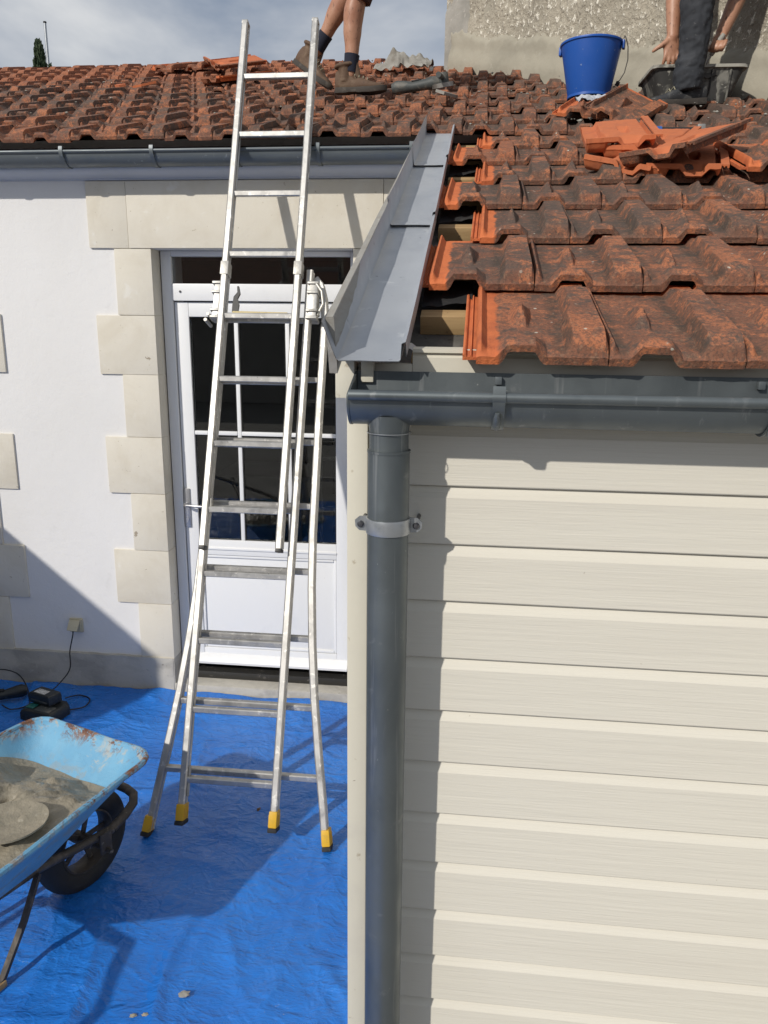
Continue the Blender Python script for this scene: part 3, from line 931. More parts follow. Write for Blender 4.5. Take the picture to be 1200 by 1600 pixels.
# leaf litter strands caught in the gutter corner
mb = MB()
for i in range(26):
    x = random.uniform(-.2, -.10); y = EGY + random.uniform(-.02, .045); z = EGZ - math.sqrt(max(0, EGR ** 2 - (y - EGY) ** 2)) + .004
    a = random.uniform(0, 6.3); l = random.uniform(.01, .028)
    mb.tube([(x, y, z), (x + l * .5 * math.cos(a), y + l * .3 * math.sin(a), z + .006), (x + l * math.cos(a), y + l * .5 * math.sin(a), z + .004)], .0006, 4)
mb.build('gutter_litter', 'oldwood', EG)['kind'] = 'stuff'
PX, PY, PR = -.1465, 1.3985, .0383
mb = MB().lathe([(PR, 1.866), (PR, -.01)], 40, Matrix.Translation((PX, PY, 0)))
mb.lathe([(PR - .003, 1.864), (PR + .0012, 1.864), (PR + .0014, 1.8685), (PR - .003, 1.869)], 40, Matrix.Translation((PX, PY, 0)))
PIPE = E(mb.build('downpipe', 'zinc', EXT, 40))
mb = MB().lathe([(PR + .0008, 1.932), (PR - .0012, 1.915), (PR - .0028, 1.90), (PR - .0026, 1.866)], 40, Matrix.Translation((PX, PY, 0)))
mb.build('outlet', 'zinc', PIPE, 40)
mb = MB().tube([(PX + math.cos(a) * (PR + .0012), PY + math.sin(a) * (PR + .0012), 1.9005 - .010 * math.sin(a) * 0) for a in [2 * math.pi * i / 40 for i in range(40)]], .0009, 6, closed=True)
mb.build('solder_seam', 'galv', PIPE, 40)
cl = MB().lathe([(PR + .0006, 1.7135), (PR + .0028, 1.714), (PR + .0036, 1.718), (PR + .0036, 1.738), (PR + .0028, 1.742), (PR + .0006, 1.7425)], 48, Matrix.Translation((PX, PY, 0)))
CL = cl.build('pipe_clamp', 'galv', PIPE, 40)
for s_ in (-1, 1):
    ear = [(0, -.0145), (.018, -.0135), (.0255, -.006), (.0265, .006), (.018, .0135), (0, .0145)]
    poly = [(PX + s_ * (PR - .002 + p[0]), 1.728 + p[1]) for p in ear]
    MB().prism(poly, 'y', PY + .003, PY + .0065).build('clamp_ear', 'galv', PIPE, 30)
    c = Matrix.Translation((PX + s_ * (PR + .0135), PY + .003, 1.727)) @ Matrix.Rotation(R(90), 4, 'X')
    MB().lathe([(0, .006), (.004, .0055), (.0062, .003), (.0065, 0)], 14, c).build('clamp_screw', 'screw', PIPE, 40)
    MB().tube([(PX + s_ * (PR + .0135), PY + .0065, 1.727), (PX + s_ * (PR + .0135), EY + .0, 1.727)], .004, 8).build('screw_shank', 'screw', PIPE, 40)

# roof of the extension: underlay, battens, zinc flashing, barge board, tiles
rowsY = [1.42, 1.80, 2.155, 2.50, 2.83, 3.15, 3.485]
def slope_mat(x=0, y=1.42, h=0.0):
    return Matrix.Translation((x, y, roof_z(y))) @ Matrix.Rotation(SL, 4, 'X') @ Matrix.Translation((0, 0, h))
SM = slope_mat()
def onslope(mb):
    mb.v = [tuple(SM @ Vector(p)) for p in mb.v]
    return mb
LEN = (3.82 - 1.42) / math.cos(SL)
EROOF = E(onslope(MB().cbox((-.240, .055, -.095), (EX1, LEN, -.072))).build('roof', 'underlay', EXT, 0))
for i, y in enumerate(rowsY[1:] + [3.80]):
    v = (y - 1.42) / math.cos(SL) - .03
    onslope(MB().cbox((-.118, v - .045, -.0715), (EX1, v, -.031), .002)).build('batten', 'batten', EROOF, 30)
onslope(MB().cbox((-.116, .058, -.0715), (EX1, .090, -.012), .002)).build('batten', 'batten', EROOF, 30)
# a short zinc tab left lying at the eave
def tab(a, b):
    x = -.128 + .085 * a
    return (x, .105 + .03 * b + .012 * a, -.030 + .018 * (1 - smooth(0, .35, a)) + .002 * nz3(a * 4, b, 0))
onslope(MB().grid(12, 2, tab)).build('zinc_tab', 'zinc_pale', EROOF, 40)
# flashing sheets, each lapping over the one below
def flashing(v0, v1, lift, rot, fl):
    prof = [(-.2455, .072), (-.2445, .004), (-.2400, .0), (-.2, .001), (-.165, .0), (-.1315, .0), (-.1275, .004), (-.1250, .034), (-.1190, .036), (-.1175, .010)]
    loops = []
    for i in range(17):
        t = i / 16
        v = v0 + (v1 - v0) * t
        lp = []
        up = [(p[0] - fl * (1 - smooth(0, .5, t)) * (p[1] > .03 and p[0] < -.2) * .02, p[1]) for p in prof]
        dn = [(p[0] + (.0012 if k_ < 6 else -.0012), p[1] - .0014) for k_, p in enumerate(up)][::-1]
        for p in up + dn:
            wv = .0016 * nz3(p[0] * 14, v * 5, lift * 90) + .0012 * nz3(p[0] * 30, v * 11, 3)
            lp.append((p[0] + rot * (v - v0), v, p[1] + lift + wv + .004 * (1 - smooth(0, .06, t))))
        loops.append(lp)
    return onslope(MB().loft(loops, cap0=False, cap1=False))
flashing(-.012, .955, .006, .0, 1).build('flashing', 'zinc_pale', EROOF, 50)
flashing(.925, 1.80, .010, -.004, .2).build('flashing', 'zinc_pale', EROOF, 50)
flashing(1.77, 2.56, .014, -.004, .2).build('flashing', 'zinc_pale', EROOF, 50)
mb = MB()
loops = []
for i in range(15):
    t = i / 14
    v = .012 + (LEN - .03) * t
    hh = .082 - .034 * t
    w = .0015 * nz3(t * 9, 2, 0)
    loops.append([(-.2625 + w, v, -.025), (-.2475 + w, v, -.025), (-.2475 + w, v, hh - .002), (-.249 + w, v, hh), (-.261 + w, v, hh), (-.2625 + w, v, hh - .002)])
onslope(mb.loft(loops)).build('barge_board', 'oldwood', EROOF, 30)

X_EVEN, X_ODD = .004, -.104
EO = Vector(EXT.location)
n_ext = 0
for i, y in enumerate(rowsY):
    x0 = X_ODD if i % 2 else X_EVEN
    for kx in range(0, 12):
        x = x0 + TW * kx
        if not in_view((x, y, roof_z(y)), .22):
            continue
        if i == 3 and 3 < kx < 3:
            continue
        d = [.34, .48, .70, .74, .70, .66, .64][i]
        og = [.20, .12, .03, .02, .02, .02, .02][i]
        if i == 4 and kx == 4:
            continue                                   # a tile has been lifted out here
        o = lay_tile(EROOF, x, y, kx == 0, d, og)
        n_ext += 1
        if i == 5 and kx == 0:
            o.color = (.25, .8, 0, 1)
print('extension tiles', n_ext)
# dark torn underlay edges showing in the gaps beside the flashing
for i in (1, 3, 5):
    v = (rowsY[i] - 1.42) / math.cos(SL)
    def ul(a, b, v=v):
        return (-.118 + .11 * a, v - .012 + .12 * b, -.012 - .02 * (1 - b) * (1 - a * .6) + .006 * nz3(a * 5, v * 9, b * 3))
    onslope(MB().grid(10, 6, ul)).build('underlay_flap', 'rubber', EROOF, 50)

# ------------------------------------------------------------------ neighbouring house wall
NB_H = thing('neighbour_house', 'tall rough rendered stone wall with fresh mortar patch above the tiled roof', 'house', (WA.x, WA.y, 2.6))
NO = Vector(NB_H.location)
WLEN = 4.2
def wall_pt(s_, z, out=0.0):
    p = WA + wd * s_ + wn_ * out
    return (p.x - NO.x, p.y - NO.y, z - NO.z)
mb = MB()
def rough(a, b):
    s_, z = WLEN * a, 3.0 + 3.6 * b
    q = .012 * fract(s_, z, 0, 7, 4) + .010 * max(0, fract(s_, z, 3, 26, 3))
    edge_ = smooth(0, .02, s_)
    return wall_pt(s_, z, (q - .004) * edge_)
mb.grid(230, 200, rough)
mb.build('wall', 'roughcast', NB_H, 60)
# body of that house behind the face
bk = [WA, WA + wd * WLEN, WA + wd * WLEN - wn_ * 5, WA - wn_ * 5]
MB().prism([((p - wn_ * .02).x - NO.x, (p - wn_ * .02).y - NO.y) for p in bk], 'z', 0.0, 4.0).build('wall_body', 'old_render', NB_H, 0)
# smooth rendered corner strip
def strip(a, b):
    s_ = -.004 + .30 * a; z = 3.0 + 3.6 * b
    zed = 4.44 + .12 * nz3(s_ * 9, 0, 4) + s_ * .9
    o_ = .012 if z < zed else -.03
    rag = smooth(-.02, .02, zed - z + .03 * nz3(s_ * 30, z * 30, 0)) * (1 - smooth(.93, 1, a + .02 * nz3(z * 6, 2, 0)))
    return wall_pt(s_, z, .016 * rag - .006 + .003 * nz3(s_ * 20, z * 20, 3))
MB().grid(30, 160, strip).build('corner_render', 'old_render', NB_H, 60)
def band(a, b):
    s_ = .06 + 3.2 * a; z = 3.0 + 1.75 * b
    p = WA + wd * s_
    base = roof_z(p.y)
    top = base + .265 - .03 * smooth(.3, 1.5, s_) + .05 * nz3(s_ * 3, 0, 0) + .035 * nz3(s_ * 11, 1, 0) + .02 * nz3(s_ * 34, 2, 0)
    top -= .0 * smooth(1.3, 2.0, s_)
    m = smooth(-.025, .025, top - z + .02 * nz3(s_ * 24, z * 24, 1)) * smooth(0, .03, s_ - .06 + .02 * nz3(z * 14, 3, 3))
    return wall_pt(s_, z, .028 * m - .010 + .005 * fract(s_, z, 5, 6, 3) + .02 * smooth(.12, 0, z - base - .05))
MB().grid(260, 130, band).build('mortar_patch', 'fresh_mortar', NB_H, 60)

# ------------------------------------------------------------------ off-frame wall added to cast shade, and the house opposite mirrored in the glass
gz = lambda y: 1.607 + (3.105 - y) * .16
gw = MB().prism([(1.80, -.01), (YW - .004, -.01), (YW - .004, gz(YW)), (1.80, gz(1.80))], 'x', -3.40, -3.20)  # unseen wall, its length and sloping top shaped for the slanting shadow
tag(gw.build('shadow_wall', 'unseen'), 'low rendered garden wall outside the left edge, added to shade the socket corner', 'wall')
OH = thing('opposite_house', 'plain rendered house with a dark tiled roof mirrored in the door glass', 'house', (0, -11, 0))
MB().cbox((-9, -3, 0), (9, 0, 2.6)).build('wall', 'grey_house', OH, 0)
MB().prism([(.4, 2.45), (-3, 4.2), (-6.4, 2.45), (-6.4, 2.35), (.4, 2.35)], 'x', -9.4, 9.4).build('roof', 'far_roof', OH, 0)

# ------------------------------------------------------------------ blue tarpaulin on the yard
def tarp(a, b):
    x = -4.2 + (4.2 - .245) * a
    y = -.6 + (YW - .028 + .6) * b
    if b > .97:
        y += .012 * nz3(x * 5, 0, 0) + .006 * nz3(x * 17, 2, 0)
    h = .010 * fract(x * 1.0, y * 1.6, 0, 1.3, 3)
    # fold creases left from packing, and drag wrinkles running towards the door
    for q, (ax, ay, ph_, am) in enumerate(((1, 0, .23, .006), (0, 1, .11, .006), (.8, .6, .3, .004))):
        d_ = (x * ax + y * ay + .03 * nz3(x * 1.3, y * 1.3, q) + ph_) % .62
        d_ = min(d_, .62 - d_)
        h += am * max(0, 1 - d_ / .035) * (.4 + .9 * abs(nz3(x * 2, y * 2, q * 5)))
    r1 = 1 - abs(noise.noise(Vector((x * 3.4 + y * 1.1, y * .9 - x * .35, 7))))
    h += .016 * r1 ** 12 * smooth(-.2, .4, nz3(x * .9, y * .9, 12) + .15)
    r2_ = 1 - abs(noise.noise(Vector((x * 1.2 - y * .8, y * 4.2 + x * .6, 3))))
    h += .013 * r2_ ** 12 * smooth(-.2, .4, nz3(x * .8, y * .8, 31) + .1)
    h += .0024 * fract(x * 3, y * 6, 3, 2.0, 3)
    h += .012 * smooth(-.75, -.35, x) * (1 - abs(noise.noise(Vector((x * 7.0, y * 1.1, 21))))) ** 8
    e = smooth(.965, 1.0, b)
    h += .030 * e * (.45 + .5 * nz3(x * 4, 3, 0)) * smooth(0, 1, 1)
    return (x, y, max(-.006, h + .004))
tp = MB().grid(300, 340, tarp).build('tarpaulin', 'tarp', None, 60)
tag(tp, 'crinkled bright blue tarpaulin spread on the ground under the ladder', 'tarpaulin')

# ------------------------------------------------------------------ ladder
LA = R(68.3)
LD = thing('combination_ladder', 'long scuffed aluminium extension ladder with yellow feet leaning on the gutter', 'ladder', (-.91, 2.74, 0))
LO = Vector(LD.location)
def lp(yg, x, z, n=0.0):
    """point on a ladder plane that meets the ground at yg; n = towards the camera"""
    return Vector((x, yg + z / math.tan(LA) - n * math.sin(LA), z + n * math.cos(LA))) - LO
def rail(yg, pts, w=.029, d=.046, name='rail', m='alu'):
    """rail through (x,z) points in the ladder plane, box section with rounded corners"""
    loops = []
    nn = Vector((0, -math.sin(LA), math.cos(LA)))
    c = .005
    sec = [(-w / 2 + c, -d / 2), (w / 2 - c, -d / 2), (w / 2, -d / 2 + c), (w / 2, -.012), (w / 2 - .003, -.010), (w / 2 - .003, .010), (w / 2, .012), (w / 2, d / 2 - c), (w / 2 - c, d / 2), (-w / 2 + c, d / 2), (-w / 2, d / 2 - c), (-w / 2, -d / 2 + c)]
    for i, (x, z) in enumerate(pts):
        p = lp(yg, x, z)
        a = lp(yg, *pts[max(0, i - 1)]); b = lp(yg, *pts[min(len(pts) - 1, i + 1)])
        t = (b - a).normalized()
        sx_ = t.cross(nn).normalized()
        if sx_.x < 0: sx_ = -sx_
        loops.append([p + sx_ * s[0] + nn * s[1] for s in sec])
    return MB().loft(loops).build(name, m, LD, 30)
def rung(yg, x0, x1, z, dz=0.0, r=(.0145, .0125)):
    mb = MB()
    c = lp(yg, 0, z)
    d = .0145; c_ = .004
    sec = [(-d + c_, -d), (d - c_, -d), (d, -d + c_), (d, d - c_), (d - c_, d), (-d + c_, d), (-d, d - c_), (-d, -d + c_)]
    uu = Vector((0, math.cos(LA), math.sin(LA))); nn = Vector((0, -math.sin(LA), math.cos(LA)))
    tilt = Matrix.Rotation(R(18), 3, 'X')
    loops = []
    for x in (x0, x1):
        p = lp(yg, x, z)
        loops.append([p + (tilt @ (uu * s[0] * .85 + nn * s[1])) for s in sec])
    return mb.loft(loops).build('rung', 'alu', LD, 30)
Y3, Y2, Y1 = 2.607, 2.658, 2.709
zz = lambda a, b, n=7: [a + (b - a) * i / n for i in range(n + 1)]
# upper section, in front
for x in (-1.104, -.776):
    rail(Y3, [(x, z) for z in zz(1.161, 3.413)])
    c = lp(Y3, x, 1.157)
    MB().cbox((-.0135, -.0225, -.012), (.0135, .0225, .003), .003, Matrix.Translation(c) @ Matrix.Rotation(LA - R(90), 4, 'X')).build('end_cap', 'black_plastic', LD)
    c = lp(Y3, x, 3.415)
    MB().cbox((-.0142, -.0225, -.012), (.0142, .0225, .005), .003, Matrix.Translation(c) @ Matrix.Rotation(LA - R(90), 4, 'X')).build('end_cap', 'alu_dark', LD)
for i in range(8):
    rung(Y3, -1.092, -.788, 1.307 + .2653 * i)
# middle section
for x in (-1.117, -.732):
    rail(Y2, [(x, z) for z in zz(.14, 2.295)])
for i in range(8):
    rung(Y2, -1.105, -.744, .254 + .2615 * i)
# rear section with splayed feet
fl = [(.371, .03), (.352, .16), (.322, .34), (.290, .55), (.266, .76), (.248, .98), (.238, 1.2), (.232, 1.7), (.232, 2.10)]
for s_ in (-1, 1):
    pts = [(-.895 + s_ * a, z) for a, z in fl]
    if s_ > 0:
        pts += [(-.895 + .222, 2.18), (-.895 + .205, 2.235), (-.895 + .180, 2.262)]
    rail(Y1, pts, .029, .046)
def half(z):
    for i in range(len(fl) - 1):
        if fl[i][1] <= z <= fl[i + 1][1]:
            t = (z - fl[i][1]) / (fl[i + 1][1] - fl[i][1])
            return fl[i][0] + t * (fl[i + 1][0] - fl[i][0])
    return fl[-1][0]
for i in range(7):
    z = .262 + .2615 * i
    h = half(z) - .010
    rung(Y1, -.895 - h, -.895 + h, z)
# feet
def foot(yg, x, z, lean):
    M_ = Matrix.Translation(lp(yg, x, z)) @ Matrix.Rotation(LA - R(90), 4, 'X') @ Matrix.Rotation(lean, 4, 'Y')
    mb = MB()
    mb.cbox((-.0165, -.031, -.028), (.0165, .031, .036), .004, M_)
    F_ = mb.build('foot', 'yellow', LD)
    for q in (-.02, 0, .02):
        MB().cbox((-.019, q - .004, -.026), (.019, q + .004, .022), .002, M_).build('foot_rib', 'yellow', F_)
    MB().cbox((-.0185, -.034, -.046), (.0185, .034, -.0285), .004, M_).build('foot_sole', 'rubber', F_)
foot(Y1, -.895 - .374, .05, R(8)); foot(Y1, -.895 + .374, .05, R(-8))
foot(Y2, -1.117, .130, 0); foot(Y2, -.732, .130, 0)
# hinge castings, hook, guide straps, taped rung
def cast(yg, x, z, w, d, h, n=0.0, m='alu_dark', name='hinge_casting', b=.005):
    M_ = Matrix.Translation(lp(yg, x, z, n)) @ Matrix.Rotation(LA - R(90), 4, 'X')
    return MB().cbox((-w / 2, -d / 2, -h / 2), (w / 2, d / 2, h / 2), b, M_).build(name, m, LD)
for x in (-1.141, -.711):
    for z in (2.235, 2.195, 2.118, 2.088):
        cast(Y2, x, z, .050, .075, .012, .0, 'alu_dark', 'hinge_casting', .004)
    cast(Y2, x + .002, 2.165, .036, .066, .15, -.005, 'alu', 'hinge_casting')
for (x, z) in ((-1.175, 2.10), (-1.185, 2.075)):
    MB().tube([lp(Y2, x, z, .03), lp(Y2, x, z, -.05)], .008, 10).build('hinge_pin', 'alu_dark', LD)
MB().tube([lp(Y2, -.700, 2.235, .03), lp(Y2, -.672, 2.20, .028), lp(Y2, -.664, 2.15, .02), lp(Y2, -.69, 2.10, .01), lp(Y2, -.705, 2.09, .02)], .006, 8).build('hinge_strap', 'alu_dark', LD)
for x in (-1.1035, -.7755):
    cast(Y3, x, 2.30, .036, .053, .062, 0, 'alu_dark', 'guide_clip', .003)
hk = [(-.004, 0), (.014, 0), (.016, .03), (.010, .055), (.0165, .075), (.011, .105), (.006, .104), (.008, .08), (-.002, .062), (-.004, .03)]
hk = [(p[0] * 1.5, p[1] * 1.05) for p in hk]
loops = [[lp(Y2, -1.058 + p[0], 2.105 + p[1], .035 + dz) for p in hk] for dz in (-.006, .006)]
MB().loft(loops).build('locking_hook', 'black_plastic', LD, 30)
MB().tube([lp(Y2, -1.06, 2.098, .036), lp(Y2, -.815, 2.094, .036)], [(.012, .010), (.012, .010)], 10).build('taped_bar', 'tape', LD, 40)
MB().tube([lp(Y2, -1.12, 1.33, .05), lp(Y2, -1.085, 1.33, .05), lp(Y2, -1.083, 1.275, .05)], .009, 8).build('locking_catch', 'alu_dark', LD, 40)
MB().tube([lp(Y2, -1.10, .30, .0), lp(Y2, -1.10, .19, .0)], .007, 8).build('locking_catch', 'alu_dark', LD, 40)

# ------------------------------------------------------------------ wheelbarrow (local: y forward, x right)
WBM = thing('wheelbarrow', 'dented sky blue wheelbarrow with rusty rim and black wheel, loaded with mortar', 'wheelbarrow', (-1.430, 2.375, 0), R(-21))
def rrect(yf, yb, xf, xb, z, r=.07, n=7, zf=0.0):
    """rounded trapezoid loop, front at yf"""
    cs = [(xf, yf), (-xf, yf), (-xb, yb), (xb, yb)]
    out = []
    for i in range(4):
        p0 = Vector(cs[i - 1]); p = Vector(cs[i]); p1 = Vector(cs[(i + 1) % 4])
        a = (p0 - p).normalized(); b = (p1 - p).normalized()
        s0, s1 = p + a * r, p + b * r
        for j in range(n + 1):
            t = j / n
            q = s0 * (1 - t) ** 2 + p * 2 * t * (1 - t) + s1 * t * t
            out.append((q.x, q.y, z + zf * smooth(yb, yf, q.y)))
    # subdivide the long sides
    res = []
    for i in range(len(out)):
        a, b = Vector(out[i]), Vector(out[(i + 1) % len(out)])
        k_ = max(1, int((b - a).length / .035))
        for j in range(k_):
            res.append(a + (b - a) * j / k_)
    return res
NL = None
def tray_loop(t, off=0.0, n=96):
    """t 0 bottom .. 1 rim, resampled to n points"""
    yf = -.14 + .305 * t ** .9 - off; yb = -.56 - .17 * t + off
    xf = .125 + .165 * t - off; xb = .145 + .215 * t - off
    z = .295 + .255 * t
    raw = rrect(yf, yb, xf, xb, z, .085, 7, .012 * t)
    ln = [0]
    for i in range(len(raw)):
        ln.append(ln[-1] + (Vector(raw[(i + 1) % len(raw)]) - Vector(raw[i])).length)
    out = []
    j = 0
    for i in range(n):
        d_ = ln[-1] * i / n
        while ln[j + 1] < d_:
            j += 1
        q = (d_ - ln[j]) / max(1e-9, ln[j + 1] - ln[j])
        out.append(Vector(raw[j % len(raw)]) * (1 - q) + Vector(raw[(j + 1) % len(raw)]) * q)
    for p in out:
        dent = .006 * nz3(p.x * 4, p.y * 4, t * 2) * t
        p.x += dent; p.y += .006 * nz3(p.x * 5, 3, p.y * 4) * t
        p.z += .005 * nz3(p.x * 6, p.y * 6, 9) * t
    return out
loops = [tray_loop(t) for t in (0, .03, .12, .3, .5, .7, .85, .95, 1.0)]
inner = [tray_loop(t, .004) for t in (1.0, .95, .85, .7, .5, .3, .12, .05)]
mb = MB().loft(loops + inner)
rimp = tray_loop(1.0, -.004)
mb.tube([p + Vector((0, 0, -.001)) for p in rimp], [(.0115, .0105)] * len(rimp), 8, closed=True)
# folded lip along the front edge
TR = mb.build('tray', 'barrow', WBM, 40)
def ringlathe(R0, prof, M_, n=48):
    return MB().lathe(prof, n, M_)
WM = Matrix.Translation((.017, .055, .192)) @ Matrix.Rotation(R(90), 4, 'Y')
tyre = MB().lathe([(.118, -.034), (.130, -.043), (.158, -.046), (.180, -.040), (.191, -.026), (.1955, -.008), (.1955, .008), (.191, .026), (.180, .040), (.158, .046), (.130, .043), (.118, .034)], 56, WM, closed=True)
WHL = tyre.build('wheel', 'rubber', WBM, 50)
MB().lathe([(.118, -.036), (.112, -.037), (.108, -.028), (.104, -.006), (.104, .006), (.108, .028), (.112, .037), (.118, .036)], 48, WM, closed=True).build('rim', 'dirty_steel', WHL, 40)
for i in range(5):
    a = 2 * math.pi * i / 5 + .3
    M_ = WM @ Matrix.Rotation(a, 4, 'Z')
    MB().cbox((.02, -.010, -.004), (.106, .010, .004), .002, M_).build('spoke', 'dirty_steel', WHL)
MB().lathe([(0, -.05), (.022, -.05), (.024, -.03), (.024, .03), (.022, .05), (0, .05)], 20, WM).build('hub', 'dirty_steel', WHL, 40)
MB().tube([(-.14, .055, .192), (.17, .055, .192)], .009, 10).build('axle', 'dirty_steel', WBM)
for s_ in (-1, 1):
    MB().tube([(s_ * .30, -1.45, .60), (s_ * .29, -1.25, .58), (s_ * .225, -.78, .44), (s_ * .12, -.55, .300), (s_ * .105, -.20, .275), (s_ * .115, -.02, .25), (s_ * .13, .10, .245)], .0165, 12).build('frame_rail', 'dirty_steel', WBM, 50)
    MB().tube([(s_ * .29, -1.27, .582), (s_ * .30, -1.46, .602)], .021, 12).build('hand_grip', 'rubber', WBM, 50)
    # leg: flat bar down to a skid foot
    lg = MB()
    sec = [(-.011, -.006), (.011, -.006), (.011, .006), (-.011, .006)]
    path = [(s_ * .125, -.22, .275), (s_ * .152, -.31, .165), (s_ * .155, -.405, .030), (s_ * .156, -.435, .014), (s_ * .157, -.50, .012)]
    lps = []
    for i, p in enumerate(path):
        a = Vector(path[max(0, i - 1)]); b = Vector(path[min(len(path) - 1, i + 1)])
        t = (b - a).normalized(); sd = Vector((1, 0, 0)); up_ = t.cross(sd)
        lps.append([Vector(p) + sd * q[0] + up_ * q[1] for q in sec])
    LEG = lg.loft(lps).build('leg', 'dirty_steel', WBM, 30)
    MB().cbox((s_ * .156 - .017, -.475, .002), (s_ * .156 + .017, -.405, .026), .006).build('leg_pad', 'batten', LEG)
    MB().cbox((s_ * .142 - .005, -.025 + .055, .180), (s_ * .142 + .005, .025 + .055, .262), .002).build('axle_bracket', 'dirty_steel', WBM)
hoop = [(.13, .10, .245), (.128, .17, .262), (.118, .222, .278), (.090, .252, .288), (.045, .262, .292), (0, .264, .293)]
hoop = hoop + [(-x, y, z) for x, y, z in hoop[-2::-1]]
MB().tube(hoop, .0175, 12).build('front_hoop', 'dirty_steel', WBM, 50)

# mortar in the tray
def mort():
    mb = MB()
    N, K = 96, 26
    lo_l, hi_l = tray_loop(.50, .002), tray_loop(.90, .002)
    base = []
    for p0, p1 in zip(lo_l, hi_l):
        q_ = smooth(.13, -.22, p0.y)
        base.append(p0 * (1 - q_) + p1 * q_)
    cen = Vector((0, -.28, 0))
    rings = []
    for j in range(K + 1):
        s_ = j / K
        lp_ = []
        for p in base:
            q = cen + (Vector((p.x, p.y, 0)) - cen) * s_
            h = .440 + .100 * smooth(.10, -.20, q.y) + .016 * smooth(.2, -.3, q.x)
            h += .024 * fract(q.x, q.y, 0, 6, 3) + .030 * max(0, fract(q.x, q.y, 5, 12, 3)) ** 1.3 + .006 * fract(q.x, q.y, 9, 45, 3) - .015 * smooth(.25, .6, fract(q.x * 1.0, q.y * .4, 2, 16, 2))
            # trench scooped by the shovel
            dx = q.x * .75 + (q.y + .22) * .66
            h -= .030 * math.exp(-(dx / .05) ** 2)
            e_ = smooth(.72, 1, s_)
            h = h * (1 - e_) + (p.z + .004 + .006 * nz3(q.x * 9, q.y * 9, 2)) * e_
            lp_.append((q.x, q.y, h))
        rings.append(lp_)
    mb.loft(rings[1:], cap0=True, cap1=False)
    return mb
o = mort().build('mortar', 'mortar', None, 60)
o.location = WBM.location; o.rotation_euler = WBM.rotation_euler
tag(o, 'lumpy wet grey mortar filling the blue wheelbarrow tray', 'mortar')

# shovel lying in the mortar, its blade coated
SH = thing('shovel', 'round shovel blade coated in mortar lying on the wheelbarrow load', 'shovel', (-1.385, 1.985, .562), R(-62))
def blade(a, b):
    th_ = 2 * math.pi * a
    r_ = .108 * b
    x = r_ * math.cos(th_) * (1.0); y = r_ * math.sin(th_) * 1.12
    return (x, y, .020 * (b ** 2) - .008 + .003 * nz3(x * 30, y * 30, 0))
mb = MB().grid(40, 10, blade)
mb.v += [(x, y, z - .006) for x, y, z in mb.v[:len(mb.v)]]
nf = len(mb.f); nvv = len(mb.v) // 2
mb.f += [tuple(i + nvv for i in f[::-1]) for f in mb.f[:nf]]
rim0 = 10 * 41
for i in range(40):
    mb.f.append((rim0 + i, rim0 + i + 1, rim0 + i + 1 + nvv, rim0 + i + nvv))
mb.mi = [0] * len(mb.f)
mb.build('blade', 'mortar', SH, 60)
MB().tube([(0, -.09, .002), (0, -.16, .02), (0, -.4, .07), (0, -1.1, .16)], [.022, .018, .017, .017], 12).build('shaft', 'oldwood', SH, 50)

# ------------------------------------------------------------------ tools by the wall
CH = thing('battery_charger', 'black battery charger on the tarpaulin under the wall socket', 'charger', (-2.195, 3.585, .012), R(-14))
mb = MB()
lo_ = [(-.10, -.085), (.10, -.085), (.10, .06), (.07, .085), (-.07, .085), (-.10, .06)]
mb.loft([[(x * s_, y * s_, z) for x, y in lo_] for s_, z in ((.94, 0), (1.0, .008), (1.0, .045), (.93, .062), (.84, .068))])
CB = mb.build('body', 'charger', CH, 30)
MB().cbox((-.085, -.06, .066), (-.035, -.015, .0725), .003).build('label_panel', 'teal', CH)
MB().cbox((-.02, -.07, .0665), (.08, -.01, .071), .003).build('label_panel', 'toolgrey', CH)
for i in range(6):
    MB().cbox((-.09 + .03 * i, -.0865, .014), (-.075 + .03 * i, -.082, .036), .001).build('vent', 'black_plastic', CH)
BP = thing('battery_pack', 'black cordless tool battery seated on top of the charger', 'battery', (-2.215, 3.615, .082), R(-20))
mb = MB()
lo_ = [(-.075, -.042), (.075, -.042), (.078, 0), (.075, .042), (-.075, .042), (-.078, 0)]
mb.loft([[(x * s_, y * s_, z) for x, y in lo_] for s_, z in ((.92, 0), (1.0, .006), (1.0, .040), (.95, .055), (.86, .060))])
mb.build('case', 'charger', BP, 30)
MB().cbox((-.05, -.028, .0595), (.028, .012, .0612), .001).build('rating_label', 'paper', BP)
MB().cbox((-.06, -.0435, .018), (.06, -.040, .026), .001).build('side_stripe', 'toolgrey', BP)
MB().cbox((-.072, -.02, .03), (-.079, .02, .05), .002).build('latch', 'black_plastic', BP)
def wire(name, pts, r, lab, cat, m='black_plastic'):
    P_ = [Vector(p) for p in pts]
    out = []
    for i in range(len(P_) - 1):
        a = P_[max(0, i - 1)]; b = P_[i]; c = P_[i + 1]; d = P_[min(len(P_) - 1, i + 2)]
        for j in range(8):
            t = j / 8
            out.append(.5 * ((2 * b) + (c - a) * t + (2 * a - 5 * b + 4 * c - d) * t * t + (3 * b - a - 3 * c + d) * t ** 3))
    out.append(P_[-1])
    return tag(MB().tube(out, r, 8).build(name, m, None, 60), lab, cat, 'black cords by the wall')
wire('charger_cord', [(-2.198, YW - .045, .375), (-2.203, YW - .05, .33), (-2.222, YW - .06, .24), (-2.21, YW - .10, .15), (-2.255, YW - .15, .08), (-2.30, 3.76, .035), (-2.27, 3.69, .035)], .0036, 'thin black cord hanging from the wall socket down to the charger', 'cord')
wire('looped_cord', [(-2.12, 3.63, .03), (-2.05, 3.70, .018), (-2.06, 3.79, .02), (-2.14, 3.82, .022), (-2.20, 3.78, .02)], .0036, 'black cord looping out behind the charger on the tarpaulin', 'cord')
